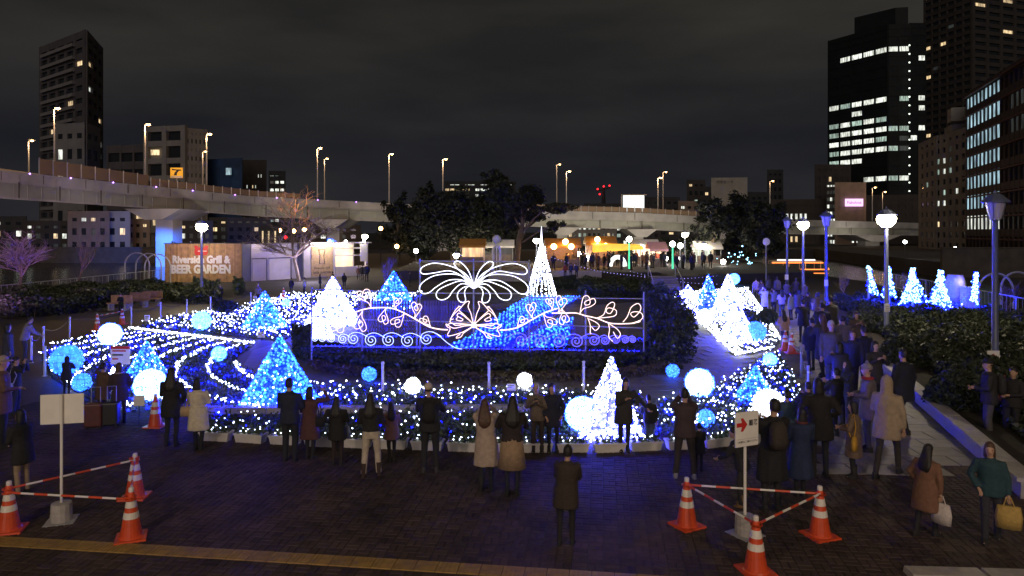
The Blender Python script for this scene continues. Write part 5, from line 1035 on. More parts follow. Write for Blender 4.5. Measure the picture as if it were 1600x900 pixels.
# ================================================================ CONES, BARS, SIGNS, PLANTERS, POSTS
def make_cone(lab):
    r = thing('traffic_cone', lab, 'traffic cone', (0, 0, 0), 0, 'orange traffic cones'); k = MB(); k.box((0, 0, .02), (.40, .40, .04), 0, .97); k.lathe([(.165, .04), (.15, .06)], n=16); k.build('base', M['orange'], r)
    def R(z): return .145-(.145-.036)*(z-.05)/.62
    k = MB(); k.lathe([(R(.05), .05), (R(.30), .30), (R(.545), .545), (R(.645), .645), (R(.66)*.9, .66)], n=20); k.build('cone_body', M['orange'], r, True).data.shade_flat()
    for z0, z1 in ((.30, .385), (.45, .545)): k = MB(); k.lathe([(R(z0)+.004, z0), (R(z1)+.004, z1)], n=20); k.build('band', M['refl'], r)
    k = MB(); k.lathe([(.036, .655), (.036, .70), (.028, .715)], n=12); k.build('cap', M['refl'], r); return r
cn = make_cone('nearest left traffic cone cut by the left frame edge'); CONES = {}
cl = [(14, 834, .3, cn['label']), (205, 846, .4, 'front traffic cone of the left trio beside the blank sign'), (211, 782, .1, 'rear traffic cone of the left trio, partly behind the front one'), (1073, 827, .5, 'left traffic cone of the right trio'), (1281, 843, .3, 'right traffic cone of the right trio'), (1181, 899, .2, 'nearest traffic cone of the right trio, cut by the bottom edge'),
    (152, 520, 0, 'far left traffic cone behind the left bed carrying a bar'), (191, 511, 0, 'traffic cone at the right end of the bar behind the left bed'), (243, 671, 0, 'traffic cone half hidden behind the woman with long black hair'), (1227, 551, 0, 'slim traffic cone standing by the child in the tan coat'), (1237, 556, 0, 'traffic cone with its partner by the right strip'), (443, 471, 0, 'far traffic cone beside the tiny cyan ball'), (1007, 441, 0, 'tiny traffic cone at the left top of the stairs'), (1037, 441, 0, 'tiny traffic cone at the right top of the stairs'), (1186, 445, 0, 'far cone at the head of the right crowd')]
for i, (px, py, rz, lab) in enumerate(cl):
    b0 = G(px, py-4); q = cn if i == 0 else dup(cn, b0, rz, lab); q.location = b0; q.rotation_euler = (0, 0, rz); q.scale = (1.08,)*3; q['label'] = lab; CONES[i] = b0
def bar(i, j, lab, pull=0, z0=.66, z1=.66):
    A, B = CONES[i] if isinstance(i, int) else i, CONES[j] if isinstance(j, int) else j; A = A+Vector((0, -.02, z0)); B = B+Vector((0, -.02, z1)); d = B-A; L_ = d.length
    r = thing('barrier_bar', lab, 'barrier bar', A, 0, 'red and white barrier bars'); k = MB(); k.path([Vector((0, 0, 0)), d], .016, 8); k.build('tube', M['white'], r); n_ = max(3, round(L_/.22))
    for s in range(0, n_, 2): k = MB(); k.path([d*(s/n_), d*((s+1)/n_)], .0175, 8); k.build('red_stripe', M['orange'], r)
    k = MB()
    for p in (Vector((0, 0, 0)), d): k.path([p+Vector((.075*math.cos(w), .075*math.sin(w), 0)) for w in np.linspace(0, 2*PI, 13)[:-1]], .012, 5, True)
    k.build('end_rings', M['orange'], r)['kind'] = 'stuff'
bar(0, 2, 'red and white bar from the edge cone to the rear cone at left'); bar(0, 1, 'red and white bar from the edge cone to the front cone at left', z1=.60, z0=.60); bar(1, 2, 'short foreshortened bar between the two cones at left', z0=.64, z1=.7)
bar(3, 4, 'level red and white bar behind the direction sign pole'); bar(3, 5, 'slanting red and white bar at the left of the direction sign'); bar(5, 4, 'slanting red and white bar rising to the right cone'); bar(6, 7, 'thin bar between the two far left cones')
def pole_sign(px, pyb, ang, w, h, zc, lab, front):
    b0 = G(px, pyb); r = thing('standing_sign', lab, 'sign', b0, ang); k = MB(); k.box((0, 0, .012), (.42, .42, .024), .1); k.build('base_plate', M['steel'], r); k = MB(); k.lathe([(.15, .024), (.155, .13), (.15, .16), (.15, .2), (.145, .3), (.06, .31)], n=14); k.build('weight', M['granite'], r)
    dy = .03 if not front else .0; k = MB(); k.path([(0, 0, .3), (0, 0, zc+(h/2 if not front else -h/2+.05))], .022, 8); k.build('pole', M['white'], r); k = MB(); k.box((0, .035 if not front else -.035, zc), (w, .018, h)); k.build('panel', M['white'], r); return r
pole_sign(96, 815, .22, .62, .47, 1.78, 'blank back of a white sign board on a pole among the left cones', False)
r = pole_sign(1164, 836, -.0, .44, .52, 1.62, 'white direction sign with a red right arrow among the right cones', True); r.rotation_euler = (0, 0, .42); r.location.z = 0
q = [c for c in r.children if c.name.startswith('panel')][0]
k = MB(); k.add([(u*.20-.10, -.0465, 1.62+.07+v*.20) for u, v in ((-.5, .16), (0, .16), (-.12, .5), (.12, .5), (.52, 0), (.12, -.5), (-.12, -.5), (0, -.16), (-.5, -.16))], [tuple(range(9))[::-1]]); k.build('arrow', M['red'], r)
text('lettering', '順', .10, M['black'], r, (.075, -.047, 1.70), UPR, bold=.002, extrude=.001, sx=.8); text('lettering', '路', .10, M['black'], r, (.165, -.047, 1.70), UPR, bold=.002, extrude=.001, sx=.8); text('lettering', '一方通行にご協力ください', .034, M['black'], r, (0, -.047, 1.43), UPR, extrude=.001)
k = MB(); k.box((0, -.046, 1.475), (.42, .003, .004)); k.build('rule', M['greyp'], r)
def stake(px, py, w, h, lab, Yg, redtop=False, body=('LIGHT UP',)):
    b0 = G(px, Yg); z = CH+(HZ-py)/F*b0.y; r = thing('garden_notice', lab, 'notice', b0); k = MB(); k.path([(0, .02, 0), (0, .02, z)], .015, 5); k.build('stake', M['dark'], r); k = MB(); k.box((0, 0, z), (w, .02, h)); k.build('panel', M['white'], r)
    if redtop: k = MB(); k.box((0, -.012, z+h*.42), (w*.99, .01, h*.15)); k.build('header', M['red'], r)
    for i, u in enumerate((.7, .55, .3) if redtop else (.7, .45)): k = MB(); k.box((-w*(.8-u)/2, -.012, z+h*(.24-i*.22)), (w*u, .006, h*.08)); k.build('print_line', M['red' if (redtop and i != 1) else 'black'], r)
stake(188, 555, .56, .52, 'white notice with a red header standing in the left bed', 612, True); stake(799, 605, .25, .19, 'small white notice with black print on the ring path', 622); stake(230, 497, .26, .3, 'small pale notice at the corner of the upper left bed', 510); stake(408, 523, .3, .24, 'small pale notice in front of the notched blue tree', 533); stake(265, 511, .34, .12, 'low pale notice lying among the lights of the upper left bed', 516)
b0 = CONES[8]; r = thing('paper_notice', 'white paper notice beside the cone at the left bed corner', 'notice', b0+Vector((-.38, -.02, 0))); k = MB(); k.box((0, 0, .62), (.26, .012, .24), 0); k.build('paper', M['white'], r); k = MB(); k.path([(0, .01, 0), (0, .01, .52)], .012, 5); k.build('stick', M['dark'], r)
# planters
pr = thing('planter', 'long white trough planter with lit flowers in the front row', 'planter', (0, 0, 0), 0, 'white planters along the front of the garden'); k = MB()
k.add([(-.30, -.10, 0), (.30, -.10, 0), (.30, .10, 0), (-.30, .10, 0), (-.34, -.13, .21), (.34, -.13, .21), (.34, .13, .21), (-.34, .13, .21), (-.31, -.10, .20), (.31, -.10, .20), (.31, .10, .20), (-.31, .10, .20)], [(3, 2, 1, 0), (0, 1, 5, 4), (1, 2, 6, 5), (2, 3, 7, 6), (3, 0, 4, 7), (4, 5, 9, 8), (5, 6, 10, 9), (6, 7, 11, 10), (7, 4, 8, 11), (8, 9, 10, 11)])
k.box((0, -.133, .195), (.69, .02, .035)); k.box((0, .133, .195), (.69, .02, .035)); k.build('trough', M['plastic'], pr)
n_ = 160; leaves('plants', np.c_[rng.uniform(-.3, .3, n_), rng.uniform(-.1, .1, n_), .2+np.abs(rng.normal(.05, .05, n_))], .045, M['leafb'], pr); PLT = [(330, 688), (500, 697), (760, 706), (950, 706), (1100, 700), (1255, 684)]
bulbs('string_lights', np.c_[rng.uniform(-.3, .3, 7), rng.uniform(-.1, .1, 7), rng.uniform(.24, .32, 7)], .014, M['bw'], pr)
i = 0; px = 338.
while px < 1240:
    b0 = G(px, lerp(PLT, px)); b1 = G(px+10, lerp(PLT, px+10)); rz = math.atan2(b1.y-b0.y, b1.x-b0.x); lab = 'white trough planter with small lights in the row between the onlookers and the garden'
    q = pr if i == 0 else dup(pr, b0, rz); q.location = b0; q.rotation_euler = (0, 0, rz+rng.normal(0, .03)); q['label'] = lab
    px += .76*F/b0.y; i += 1
# kerb band between the two front light beds
kb_ = thing('kerb_band', 'pale stone kerb band running between the two front light beds', 'kerb', (*G(330, 645)[:2], 0)); o1 = kb_.location.copy(); me = MB().box((0, 0, .09), (.88, .26, .18), 0, .98).mesh('kerb_stone', M['granite']); px = 335.
while px < 1002:
    p = G(px, 645+1.5*math.sin(px/200)); obj('kerb_stone', me, kb_, p-o1, 0); px += .9*F/p.y
# posts with ropes
def post_row(lst, lab, roped=True, col='plastic', h=.95):
    prev = None; rp2 = None
    for i, (px, py, lb) in enumerate(lst):
        b0 = G(px, py); r = thing('bollard', lb, 'bollard', b0, 0, 'rope barrier posts'); k = MB(); k.lathe([(.075, 0), (.075, .02), (.038, .03), (.038, h-.06), (.045, h-.05), (.045, h), (.02, h+.015)], n=10); k.build('post', M[col], r); k = MB(); k.lathe([(.0395, h-.2), (.0395, h-.14)], n=10); k.build('band', M['refl'], r)
        if prev is not None and roped:
            k = MB(); d = b0-prev; k.path([prev+d*t_+Vector((0, 0, h-.1-.22*math.sin(PI*t_)))-b0 for t_ in np.linspace(0, 1, 9)], .012, 4); k.build('rope', M['dark'], r)
        prev = b0
post_row([(70, 588, 'rope post at the near left tip of the left bed'), (49, 567, 'rope post left of the near tip of the left bed'), (68, 549, 'rope post on the left path, third from the viewer'), (109, 530, 'rope post left of the two far cones'), (205, 510, 'rope post right of the far cones'), (251, 501, 'rope post by the pale corner notice'), (292, 495, 'rope post left of the cyan ball on the upper bed'), (329, 490, 'rope post right of the cyan ball on the upper bed'), (392, 482, 'rope post in front of the pavilion doors')], '')
post_row([(598, 618, 'pale post on the ring path left of the white ball'), (764, 619, 'pale post on the ring path between the white balls'), (912, 617, 'pale post on the ring path left of the front white tree')], '', False)
post_row([(1263, 626, 'rope post at the right edge of the right bed, near the dark-coated man'), (1252, 590, 'rope post at the right edge of the right bed, by its head'), (1222, 545, 'rope post near the cones on the right strip'), (1205, 510, 'rope post midway along the right strip'), (1190, 484, 'rope post near the far end of the right strip'), (1176, 464, 'farthest rope post of the right strip')], '', True, 'steel')
# benches
for px, py, lab in ((186, 485, 'bench with the seated man at left'), (215, 480, 'empty bench right of the seated man'), (235, 477, 'bench with a pale bag at its right end')):
    b0 = G(px, py); r = thing('bench', lab, 'bench', b0, -.1, 'park benches'); k = MB(); k.box((0, 0, .42), (1.3, .45, .07)); k.build('seat', M['wood'], r); k = MB(); k.box((0, .24, .66), (1.3, .06, .42)); k.build('backrest', M['wood'], r)
    for s in (-.5, .5): k = MB(); k.box((s, 0, .2), (.12, .42, .4)); k.build('leg', M['granite'], r)
# suitcases
for px, py, c_, lab in ((147, 670, (.10, .03, .03), 'maroon suitcase standing by the pair at left'), (172, 668, (.02, .02, .025), 'black suitcase between the legs of the pair at left')):
    r = thing('suitcase', lab, 'suitcase', G(px, py), .15); k = MB(); k.box((0, 0, .33), (.40, .24, .54)); q = k.build('case', mat('suitcase_shell', c_, .4, .1), r); mo_ = q.modifiers.new('bevel', 'BEVEL'); mo_.width = .04; mo_.segments = 2
    k = MB(); k.path([(-.1, .1, .6), (-.1, .1, .95), (.1, .1, .95), (.1, .1, .6)], .012, 5); k.build('handle', M['steel'], r)
    for s in (-.15, .15):
        for t_ in (-.08, .08): k = MB(); k.sphere((s, t_, .035), .035, 8, 5); k.build('wheel', M['dark'], r)
# ================================================================ PEOPLE
TS = bpy.data.scenes.new('modelling_scratch')
def remesh(mb, vox, m, name, it=5):
    me = mb.mesh('t'); o = bpy.data.objects.new('t', me); TS.collection.objects.link(o)
    q = o.modifiers.new('r', 'REMESH'); q.mode = 'VOXEL'; q.voxel_size = vox; q.use_smooth_shade = True
    q = o.modifiers.new('s', 'SMOOTH'); q.iterations = it; q.factor = .5
    TS.view_layers[0].update(); dg = TS.view_layers[0].depsgraph; r = bpy.data.meshes.new_from_object(o.evaluated_get(dg)); bpy.data.objects.remove(o); bpy.data.meshes.remove(me)
    r.name = name; r.materials.clear(); r.materials.append(m); r.shade_smooth(); return r
V = Vector
def elbow(S_, T, l1, l2, pole):
    d = T-S_; L_ = min(d.length, (l1+l2)*.995); T = S_+d.normalized()*L_; d = T-S_
    a = (l1*l1-l2*l2+L_*L_)/(2*L_); h = math.sqrt(max(0, l1*l1-a*a)); u = d.normalized(); p = pole-u*pole.dot(u); p.normalize(); return S_+u*a+p*h, T
ARM = {'down': V((.25, .05, .80)), 'photo': V((.07, .26, 1.50)), 'phone': V((.10, .30, 1.30)), 'pocket': V((.20, .10, .93)), 'front': V((.08, .26, 1.10)), 'out': V((.52, .10, 1.02)), 'hip': V((.21, .16, 1.02)), 'raise': V((.26, .22, 1.58)), 'chest': V((.02, .20, 1.25)), 'strap': V((.10, .16, 1.22)), 'hold': V((.10, .34, 1.02))}
CM = {}
def cloth(c, tag_='cloth'):
    if c not in CM: CM[c] = mat('%s_fabric' % tag_, tuple(v*.8 for v in c), .85, .14, 14, .5, bscale=26)
    return CM[c]
def person(px, yf, yh, face, label, coat, legs, clen='hip', hair='short', hc='b', arms=('down', 'down'), step=.0, sw=.10, shoe=(.02, .02, .022), lean=0., extra=(), head=0., group=None, bend=0., X=None, wide=1., skirt=None, zb=0.):
    b0 = G(px, yf, zb); h = (yf-yh)*b0.y/F; sc = max(.55, h/1.72); r = thing('person', label, 'person', (b0.x, b0.y, zb), math.radians(face), group, sc)
    if not lean: lean = .035*math.sin(px*1.7)
    if not head: head = .012*math.sin(px*.9)
    pxh = yf-yh; vox = .020 if pxh > 100 else .026 if pxh > 60 else .036; n = 10; fine = pxh > 85
    sh = V((0, bend*.35, -bend*.12))                      # shoulders move forward when bending
    def bz(z): f = max(0, (z-.9)/.5); return V((lean*f, bend*.35*f, -bend*.12*f))
    SH, EL, WR, HD = {}, {}, {}, {}
    for s, a in ((-1, arms[0]), (1, arms[1])):
        T = ARM[a].copy(); T.x *= s; T += sh*(.6 if a in ('down', 'pocket') else 1.)
        S_ = V((s*.186*wide, 0, 1.385))+bz(1.39); e_, T = elbow(S_, T, .285, .25, V((s*.75, -.35, -1.0))); SH[s], EL[s], WR[s] = S_, e_, T; HD[s] = (T-e_).normalized()
    hips = {s: V((s*.088, 0, .90)) for s in (-1, 1)}; feet = {s: V((s*sw, s*step, .075)) for s in (-1, 1)}; knees = {s: (hips[s]+feet[s])/2+V((s*.005, .035+abs(step)*.12, .02)) for s in (-1, 1)}
    hd = V((0, .015+head, 0))+bz(1.5)
    def torso(k, g, z0, flare=0.):
        secs = [(z0, .165+g+flare, .115+g+flare*.8)] if z0 < .84 else []
        for z, rx, ry in ((.86, .165, .115), (.95, .162, .115), (1.08, .142, .102), (1.24, .165, .115), (1.34, .172*wide, .108), (1.40, .15*wide, .085)):
            if z > z0+.02: secs.append((z, (rx+g+(flare*(1-(z-z0)/.6) if z-z0 < .6 else 0)), ry+g+(flare*.8*(1-(z-z0)/.6) if z-z0 < .6 else 0)))
        k.loft([(bz(z)+V((0, 0, z)), a, b_) for z, a, b_ in secs], 24 if g else 14, True, .05 if g else 0, px*.7)
    k = MB(); torso(k, 0, .84); k.loft([(bz(1.38)+V((0, 0, 1.38)), .075, .07), (hd*.6+V((0, 0, 1.44)), .055, .058), (hd+V((0, -.005, 1.52)), .05, .055)], n)
    k.loft([(hd+V((0, o, z)), a, b_) for z, a, b_, o in ((1.475, .030, .040, .028), (1.50, .050, .066, .018), (1.54, .064, .082, .008), (1.59, .073, .094, 0), (1.64, .070, .092, -.004), (1.68, .050, .066, -.004), (1.70, .02, .03, -.004))], 12)
    k.path([hd+V((0, .075, 1.60)), hd+V((0, .106, 1.56)), hd+V((0, .08, 1.548))], [.012, .017, .012], 6)
    for s in (-1, 1):
        k.path([hd+V((s*.074, -.01, 1.555)), hd+V((s*.08, -.015, 1.60))], .016, 5)
        k.path([SH[s], EL[s], WR[s]], [.052, .043, .027], 8); k.path([WR[s]-HD[s]*.02, WR[s]+HD[s]*.09], [.028, .036], 6)
        k.path([hips[s], knees[s], feet[s]], [.085, .055, .038], 8); k.path([feet[s]+V((0, -.03, -.03)), feet[s]+V((s*.02, .14, -.045))], [.038, .030], 6)
    bm = remesh(k, vox, M['skin'], 'body')
    body = obj('body', bm, r)
    if pxh > 40:
        for s in (-1, 1):
            k = MB(); u = HD[s]; sd = u.cross(V((0, 0, 1))); sd = sd.normalized() if sd.length > .1 else V((s, 0, 0)); nrm = sd.cross(u)*(-s); p = WR[s]+u*.075
            for i, (o, L_) in enumerate(((-.027, .066), (-.009, .078), (.009, .074), (.026, .058))):
                q = p+sd*o*s; k.path([q, q+u*L_*.5+nrm*.008, q+u*L_*.82+nrm*.028, q+u*L_*.9+nrm*.044], [.0092, .0088, .008, .006], 5)
            q = WR[s]+u*.03-sd*s*.03; k.path([q, q+u*.03-sd*s*.028, q+u*.062-sd*s*.03+nrm*.012], [.012, .010, .007], 5); k.build('fingers', M['skin'], r, True)['kind'] = 'stuff'
    if pxh > 85 and abs(((face+180) % 360)-180) > 60:
        for s in (-1, 1): k = MB(); k.sphere(hd+V((s*.03, .086, 1.592)), .0095, 6, 5); k.build('eye', M['eye'], r)
        k = MB(); k.path([hd+V((-.024, .083, 1.522)), hd+V((0, .091, 1.520)), hd+V((.024, .083, 1.522))], .006, 5); k.build('mouth', M['lip'], r)
    # clothes
    z0 = {'short': .90, 'hip': .80, 'thigh': .66, 'knee': .50, 'long': .38}[clen]; k = MB(); torso(k, .032, z0, {'short': .0, 'hip': .012, 'thigh': .03, 'knee': .05, 'long': .06}[clen])
    k.loft([(bz(1.38)+V((0, 0, 1.37)), .12, .095), (hd*.5+V((0, -.005, 1.45)), .078, .078)], 12)
    for s in (-1, 1): k.path([SH[s]+V((-s*.03, 0, .0)), EL[s], WR[s]+HD[s]*.005], [.080, .064, .047], 10)
    if 'hood' in extra: k.loft([(hd+V((0, -.03, 1.42)), .10, .11), (hd+V((0, -.02, 1.50)), .095, .11), (hd+V((0, -.03, 1.60)), .10, .115), (hd+V((0, -.03, 1.69)), .075, .09), (hd+V((0, -.03, 1.735)), .02, .03)], 12)
    obj('coat', remesh(k, vox, cloth(coat, 'coat'), 'coat', 4), r)
    if skirt: k = MB(); k.loft([(V((0, 0, skirt[1])), .245, .205), (V((0, 0, z0+.15)), .175, .13)], 16); k.build('skirt', cloth(skirt[0], 'skirt'), r, True)
    if legs:
        k = MB(); k.loft([(V((0, 0, .80)), .155, .11), (V((0, 0, .98)), .165, .12)], 12)
        for s in (-1, 1): k.path([hips[s], knees[s], feet[s]+V((0, 0, .0))], [.098, .070, .060] if clen in ('short', 'hip') and not skirt else [.09, .060, .044], 10)
        obj('trousers', remesh(k, vox, cloth(legs, 'trouser'), 'trousers', 3), r)
    for s in (-1, 1):
        f = feet[s]; k = MB(); k.loft([(f+V((s*.005, .045, -.075)), .046, .13), (f+V((s*.005, .05, -.045)), .047, .132), (f+V((0, .015, .0)), .045, .085), (f+V((0, -.01, .04)), .046, .056)]+([(f+V((0, -.01, .22)), .055, .060)] if 'boots' in extra else []), 10); k.build('shoe', cloth(shoe, 'shoe'), r, True)
    hm = M[{'b': 'hairb', 'br': 'hairbr', 'g': 'hairg'}[hc]]; k = MB()
    if 'hood' not in extra and hair != 'cap':
        if hair != 'none':
            k.loft([(hd+V((0, -.045, 1.535)), .068, .062), (hd+V((0, -.028, 1.58)), .083, .086), (hd+V((0, -.014, 1.64)), .083, .102), (hd+V((0, -.008, 1.69)), .062, .082), (hd+V((0, -.005, 1.722)), .022, .03)], 12)
        if hair == 'long': k.loft([(hd+V((.02*math.sin(px), -.135, 1.19)), .035, .018), (hd+V((0, -.145, 1.25)), .10, .034), (hd+V((0, -.14, 1.33)), .125, .045), (hd+V((0, -.10, 1.42)), .118, .058), (hd+V((0, -.06, 1.50)), .098, .070), (hd+V((0, -.04, 1.58)), .09, .080)], 16, True, .16, px)
        if hair == 'bob': k.loft([(hd+V((0, -.045, 1.43)), .092, .060), (hd+V((0, -.035, 1.50)), .096, .078), (hd+V((0, -.02, 1.60)), .088, .09)], 12)
        if k.v: obj('hair', remesh(k, vox*.8, hm, 'hair', 3), r)
    elif hair == 'cap' or 'cap' in extra:
        cc = [e_[1] for e_ in extra if isinstance(e_, tuple) and e_[0] == 'cap'][0]
        k.loft([(hd+V((0, -.03, 1.56)), .076, .075), (hd+V((0, -.02, 1.60)), .078, .090)], 12); obj('hair', remesh(k, vox*.8, hm, 'hair', 3), r)
        k = MB(); k.loft([(hd+V((0, -.008, 1.615)), .084, .104), (hd+V((0, -.006, 1.66)), .080, .098), (hd+V((0, -.004, 1.70)), .058, .072), (hd+V((0, 0, 1.735)), .012, .015)], 14)
        if 'beanie' not in extra: k.loft([(hd+V((0, .11, 1.612)), .060, .055), (hd+V((0, .105, 1.628)), .055, .05)], 10)
        else: k.sphere(hd+V((0, 0, 1.745)), .03, 8, 5)
        k.build('cap', cloth(cc, 'cap'), r, True)
    for e_ in extra:
        if isinstance(e_, tuple):
            if e_[0] == 'backpack': k = MB(); k.loft([(V((0, -.20, 1.02)), .13, .075), (V((0, -.215, 1.12)), .15, .09), (V((0, -.205, 1.32)), .14, .08), (V((0, -.185, 1.41)), .09, .05)], 12); k.build('backpack', cloth(e_[1], 'bag'), r, True)
            elif e_[0] == 'bag':                       # (bag, colour, side, z, size, strap over shoulder)
                s, z, q = e_[2], e_[3], e_[4]; bx = s*(.25 if len(e_) < 6 else e_[5]); 
                k = MB(); k.loft([(V((bx, -.03, z-q*.38)), q*.5, q*.19), (V((bx, -.03, z)), q*.52, q*.2), (V((bx, -.03, z+q*.36)), q*.44, q*.12)], 10); c = r.matrix_world
                r2 = thing('bag', e_[6] if len(e_) > 6 else 'bag', 'bag', (b0.x, b0.y, zb), math.radians(face), None, sc); k.build('bag_body', cloth(e_[1], 'bag'), r2, True)
                k = MB(); k.path([V((bx, -.03, z+q*.34)), V((bx*.98, -.06, 1.20)), SH[s]+V((0, -.02, .095)), V((bx*.9, .12, 1.2)), V((bx, .04, z+q*.34))], .012, 5); k.build('strap', cloth(e_[1], 'bag'), r2)
            elif e_[0] == 'phone':
                p = (WR[-1]+WR[1])/2+V((0, .09, .06)); r2 = thing('phone', e_[1], 'phone', (b0.x, b0.y, zb), math.radians(face), None, sc); k = MB(); k.box(p, (.085, .012, .155)); k.build('phone_body', M['dark'], r2)
                k = MB(); k.box(p+V((0, -.0085, 0)), (.074, .004, .135)); k.build('screen', M['scr'], r2)
            elif e_[0] == 'camera':
                p = (WR[-1]+WR[1])/2+V((0, .06, .06)); r2 = thing('camera', e_[1], 'camera', (b0.x, b0.y, zb), math.radians(face), None, sc); k = MB(); k.box(p, (.13, .06, .09)); k.path([p+V((0, .02, 0)), p+V((0, .12, 0))], [.036, .034], 10); k.build('camera_body', M['dark'], r2)
                k = MB(); k.box(p+V((0, -.033, 0)), (.075, .004, .052)); k.build('screen', M['scr'], r2)
            elif e_[0] == 'scarf': k = MB(); k.path([V((.085*math.cos(w), .085*math.sin(w)+.01, 1.43))+bz(1.43) for w in np.linspace(0, 2*PI, 13)[:-1]], .034, 6, True); k.build('scarf', cloth(e_[1], 'scarf'), r, True)
            elif e_[0] == 'sack':                      # carried by hand
                s = e_[2]; p = WR[s]+V((0, .02, -.10)); q = e_[3]; r2 = thing('bag', e_[4], 'bag', (b0.x, b0.y, zb), math.radians(face), None, sc); k = MB(); k.loft([(p+V((0, 0, -.12-q)), q*.55, .08), (p+V((0, 0, -.10-q*.5)), q*.6, .10), (p+V((0, 0, -.08)), q*.5, .05)], 10); k.build('bag_body', cloth(e_[1], 'bag'), r2, True)
                k = MB(); k.path([p+V((-.08, 0, -.09)), p+V((-.03, 0, .06)), p+V((.03, 0, .06)), p+V((.08, 0, -.09))], .010, 5); k.build('handle', cloth(e_[1], 'bag'), r2)
            elif e_[0] == 'belt': k = MB(); k.loft([(V((0, 0, 1.03)), .182, .142), (V((0, 0, 1.075)), .182, .142)], 16); k.build('belt', cloth(e_[1], 'belt'), r, True)
    return r
M['scr'] = emat('phone_screen', (.55, .7, 1), 1.1)
BK = (.018, .018, .022); NV = (.022, .028, .07); CR = (.72, .64, .50); BR = (.16, .085, .06); BE = (.42, .34, .25); GR = (.14, .13, .125); JN = (.05, .065, .12)
person(36, 775, 638, 75, 'older woman in a dark coat and beige trousers at the left edge, facing left', BK, (.36, .27, .18), 'thigh', 'bob', 'b', ('front', 'front'))
person(24, 648, 557, -75, 'man photographing at far left in a dark jacket with a shoulder bag', BK, NV, 'hip', 'short', 'b', ('photo', 'photo'), extra=(('camera', 'camera raised by the man at far left'), ('bag', (.45, .45, .5), 1, .86, .32, .26, 'pale shoulder bag of the man photographing at far left')))
person(2, 700, 556, -60, 'person in a pale hat cut off by the left frame edge', BR, BK, 'thigh', 'cap', 'b', ('down', 'front'), extra=(('cap', (.45, .36, .26)),))
person(104, 618, 556, 0, 'hooded dark silhouette in front of the large blue ball', (.02, .02, .03), BK, 'thigh', 'short', 'b', ('phone', 'phone'), extra=('hood',))
person(160, 660, 566, -20, 'person in a brown coat left of the white notice, by the suitcases', (.12, .07, .06), BK, 'thigh', 'short', 'b', ('raise', 'pocket'))
person(188, 662, 566, 35, 'person with a pale scarf and boots by the suitcases at left', (.05, .035, .05), (.10, .07, .07), 'thigh', 'bob', 'br', ('front', 'pocket'), extra=('boots', ('scarf', (.4, .33, .3))))
person(268, 698, 574, 0, 'woman with long black hair in a black coat next to the woman in cream', (.016, .016, .022), BK, 'thigh', 'long', 'b', ('front', 'pocket'), extra=('boots',), wide=1.05)
person(310, 704, 590, 10, 'woman in a belted cream coat with short black hair', CR, BK, 'knee', 'bob', 'b', ('chest', 'front'), sw=.06, extra=('boots', ('belt', CR), ('bag', (.5, .36, .2), -1, .95, .3, .25, 'tan handbag at the side of the woman in cream')))
person(453, 722, 590, -5, 'tall man in dark navy in front of the large cyan tree', (.020, .026, .055), (.02, .022, .035), 'hip', 'short', 'b', ('front', 'front'), wide=1.1)
person(484, 718, 604, -12, 'woman in a maroon coat beside the tall man in navy', (.10, .04, .045), BK, 'knee', 'bob', 'b', ('front', 'raise'), sw=.07, extra=(('bag', (.02, .02, .025), 1, .92, .3, .25, 'black bag on the hip of the woman in maroon'),))
person(527, 728, 620, -8, 'woman with long black hair in a wide black coat right of the maroon coat', (.014, .014, .016), (.03, .02, .02), 'thigh', 'long', 'b', ('hip', 'front'), wide=1.15, extra=(('sack', (.5, .5, .55), 1, .26, 'pale shopping bag held by the woman in the wide black coat'),))
person(580, 745, 614, 5, 'person in a black jacket, cream trousers and boots', (.020, .019, .020), (.58, .50, .40), 'short', 'long', 'b', ('front', 'front'), sw=.15, step=.04, shoe=(.05, .03, .025), extra=('boots',))
person(612, 722, 628, 20, 'woman with long hair and a pinkish coat next to the cream trousers', (.22, .12, .10), BK, 'thigh', 'long', 'b', ('front', 'front'), sw=.06)
person(672, 738, 598, 0, 'man in a pale baseball cap with a dark backpack', (.022, .022, .028), (.02, .02, .026), 'hip', 'cap', 'b', ('phone', 'phone'), sw=.12, shoe=(.05, .05, .06), wide=1.05, extra=(('cap', (.62, .52, .36)), ('backpack', (.014, .014, .016))))
person(760, 768, 622, 0, 'woman in a long pale pink coat with brown hair', (.46, .36, .30), BK, 'knee', 'long', 'br', ('photo', 'photo'), sw=.09, extra=('boots',))
person(800, 776, 618, 0, 'woman in a dark top and beige skirt right of the pale pink coat', (.03, .022, .024), BK, 'short', 'long', 'b', ('phone', 'phone'), sw=.08, skirt=((.36, .25, .16), .5))
person(840, 708, 597, 178, 'grey-haired man in a grey brown jacket taking a selfie with a woman', (.16, .125, .10), (.06, .045, .04), 'hip', 'short', 'g', ('chest', 'phone'), extra=(('phone', 'phone held by the grey-haired man taking a selfie'),))
person(864, 708, 598, 186, 'smiling woman in a dark navy coat leaning on the grey-haired man', (.02, .022, .05), BK, 'thigh', 'bob', 'b', ('pocket', 'pocket'), lean=.03)
person(884, 852, 694, -15, 'man in a dark brown jacket walking in the open plaza at centre', (.045, .032, .026), (.018, .016, .018), 'thigh', 'short', 'b', ('hold', 'hold'), step=.05, extra=(('camera', 'camera held low by the man in the dark brown jacket'),))
person(975, 706, 590, 185, 'woman in a flared dark coat with one arm held out before the white tree', (.035, .032, .032), BK, 'thigh', 'bob', 'b', ('out', 'chest'), sw=.08, extra=('boots', ('belt', (.05, .05, .05)), ('phone', 'phone of the woman with one arm held out')))
person(1015, 700, 616, 5, 'boy in a dark jacket and jeans right of the flared coat', (.022, .022, .026), (.06, .07, .10), 'hip', 'short', 'b', ('front', 'down'), sw=.07)
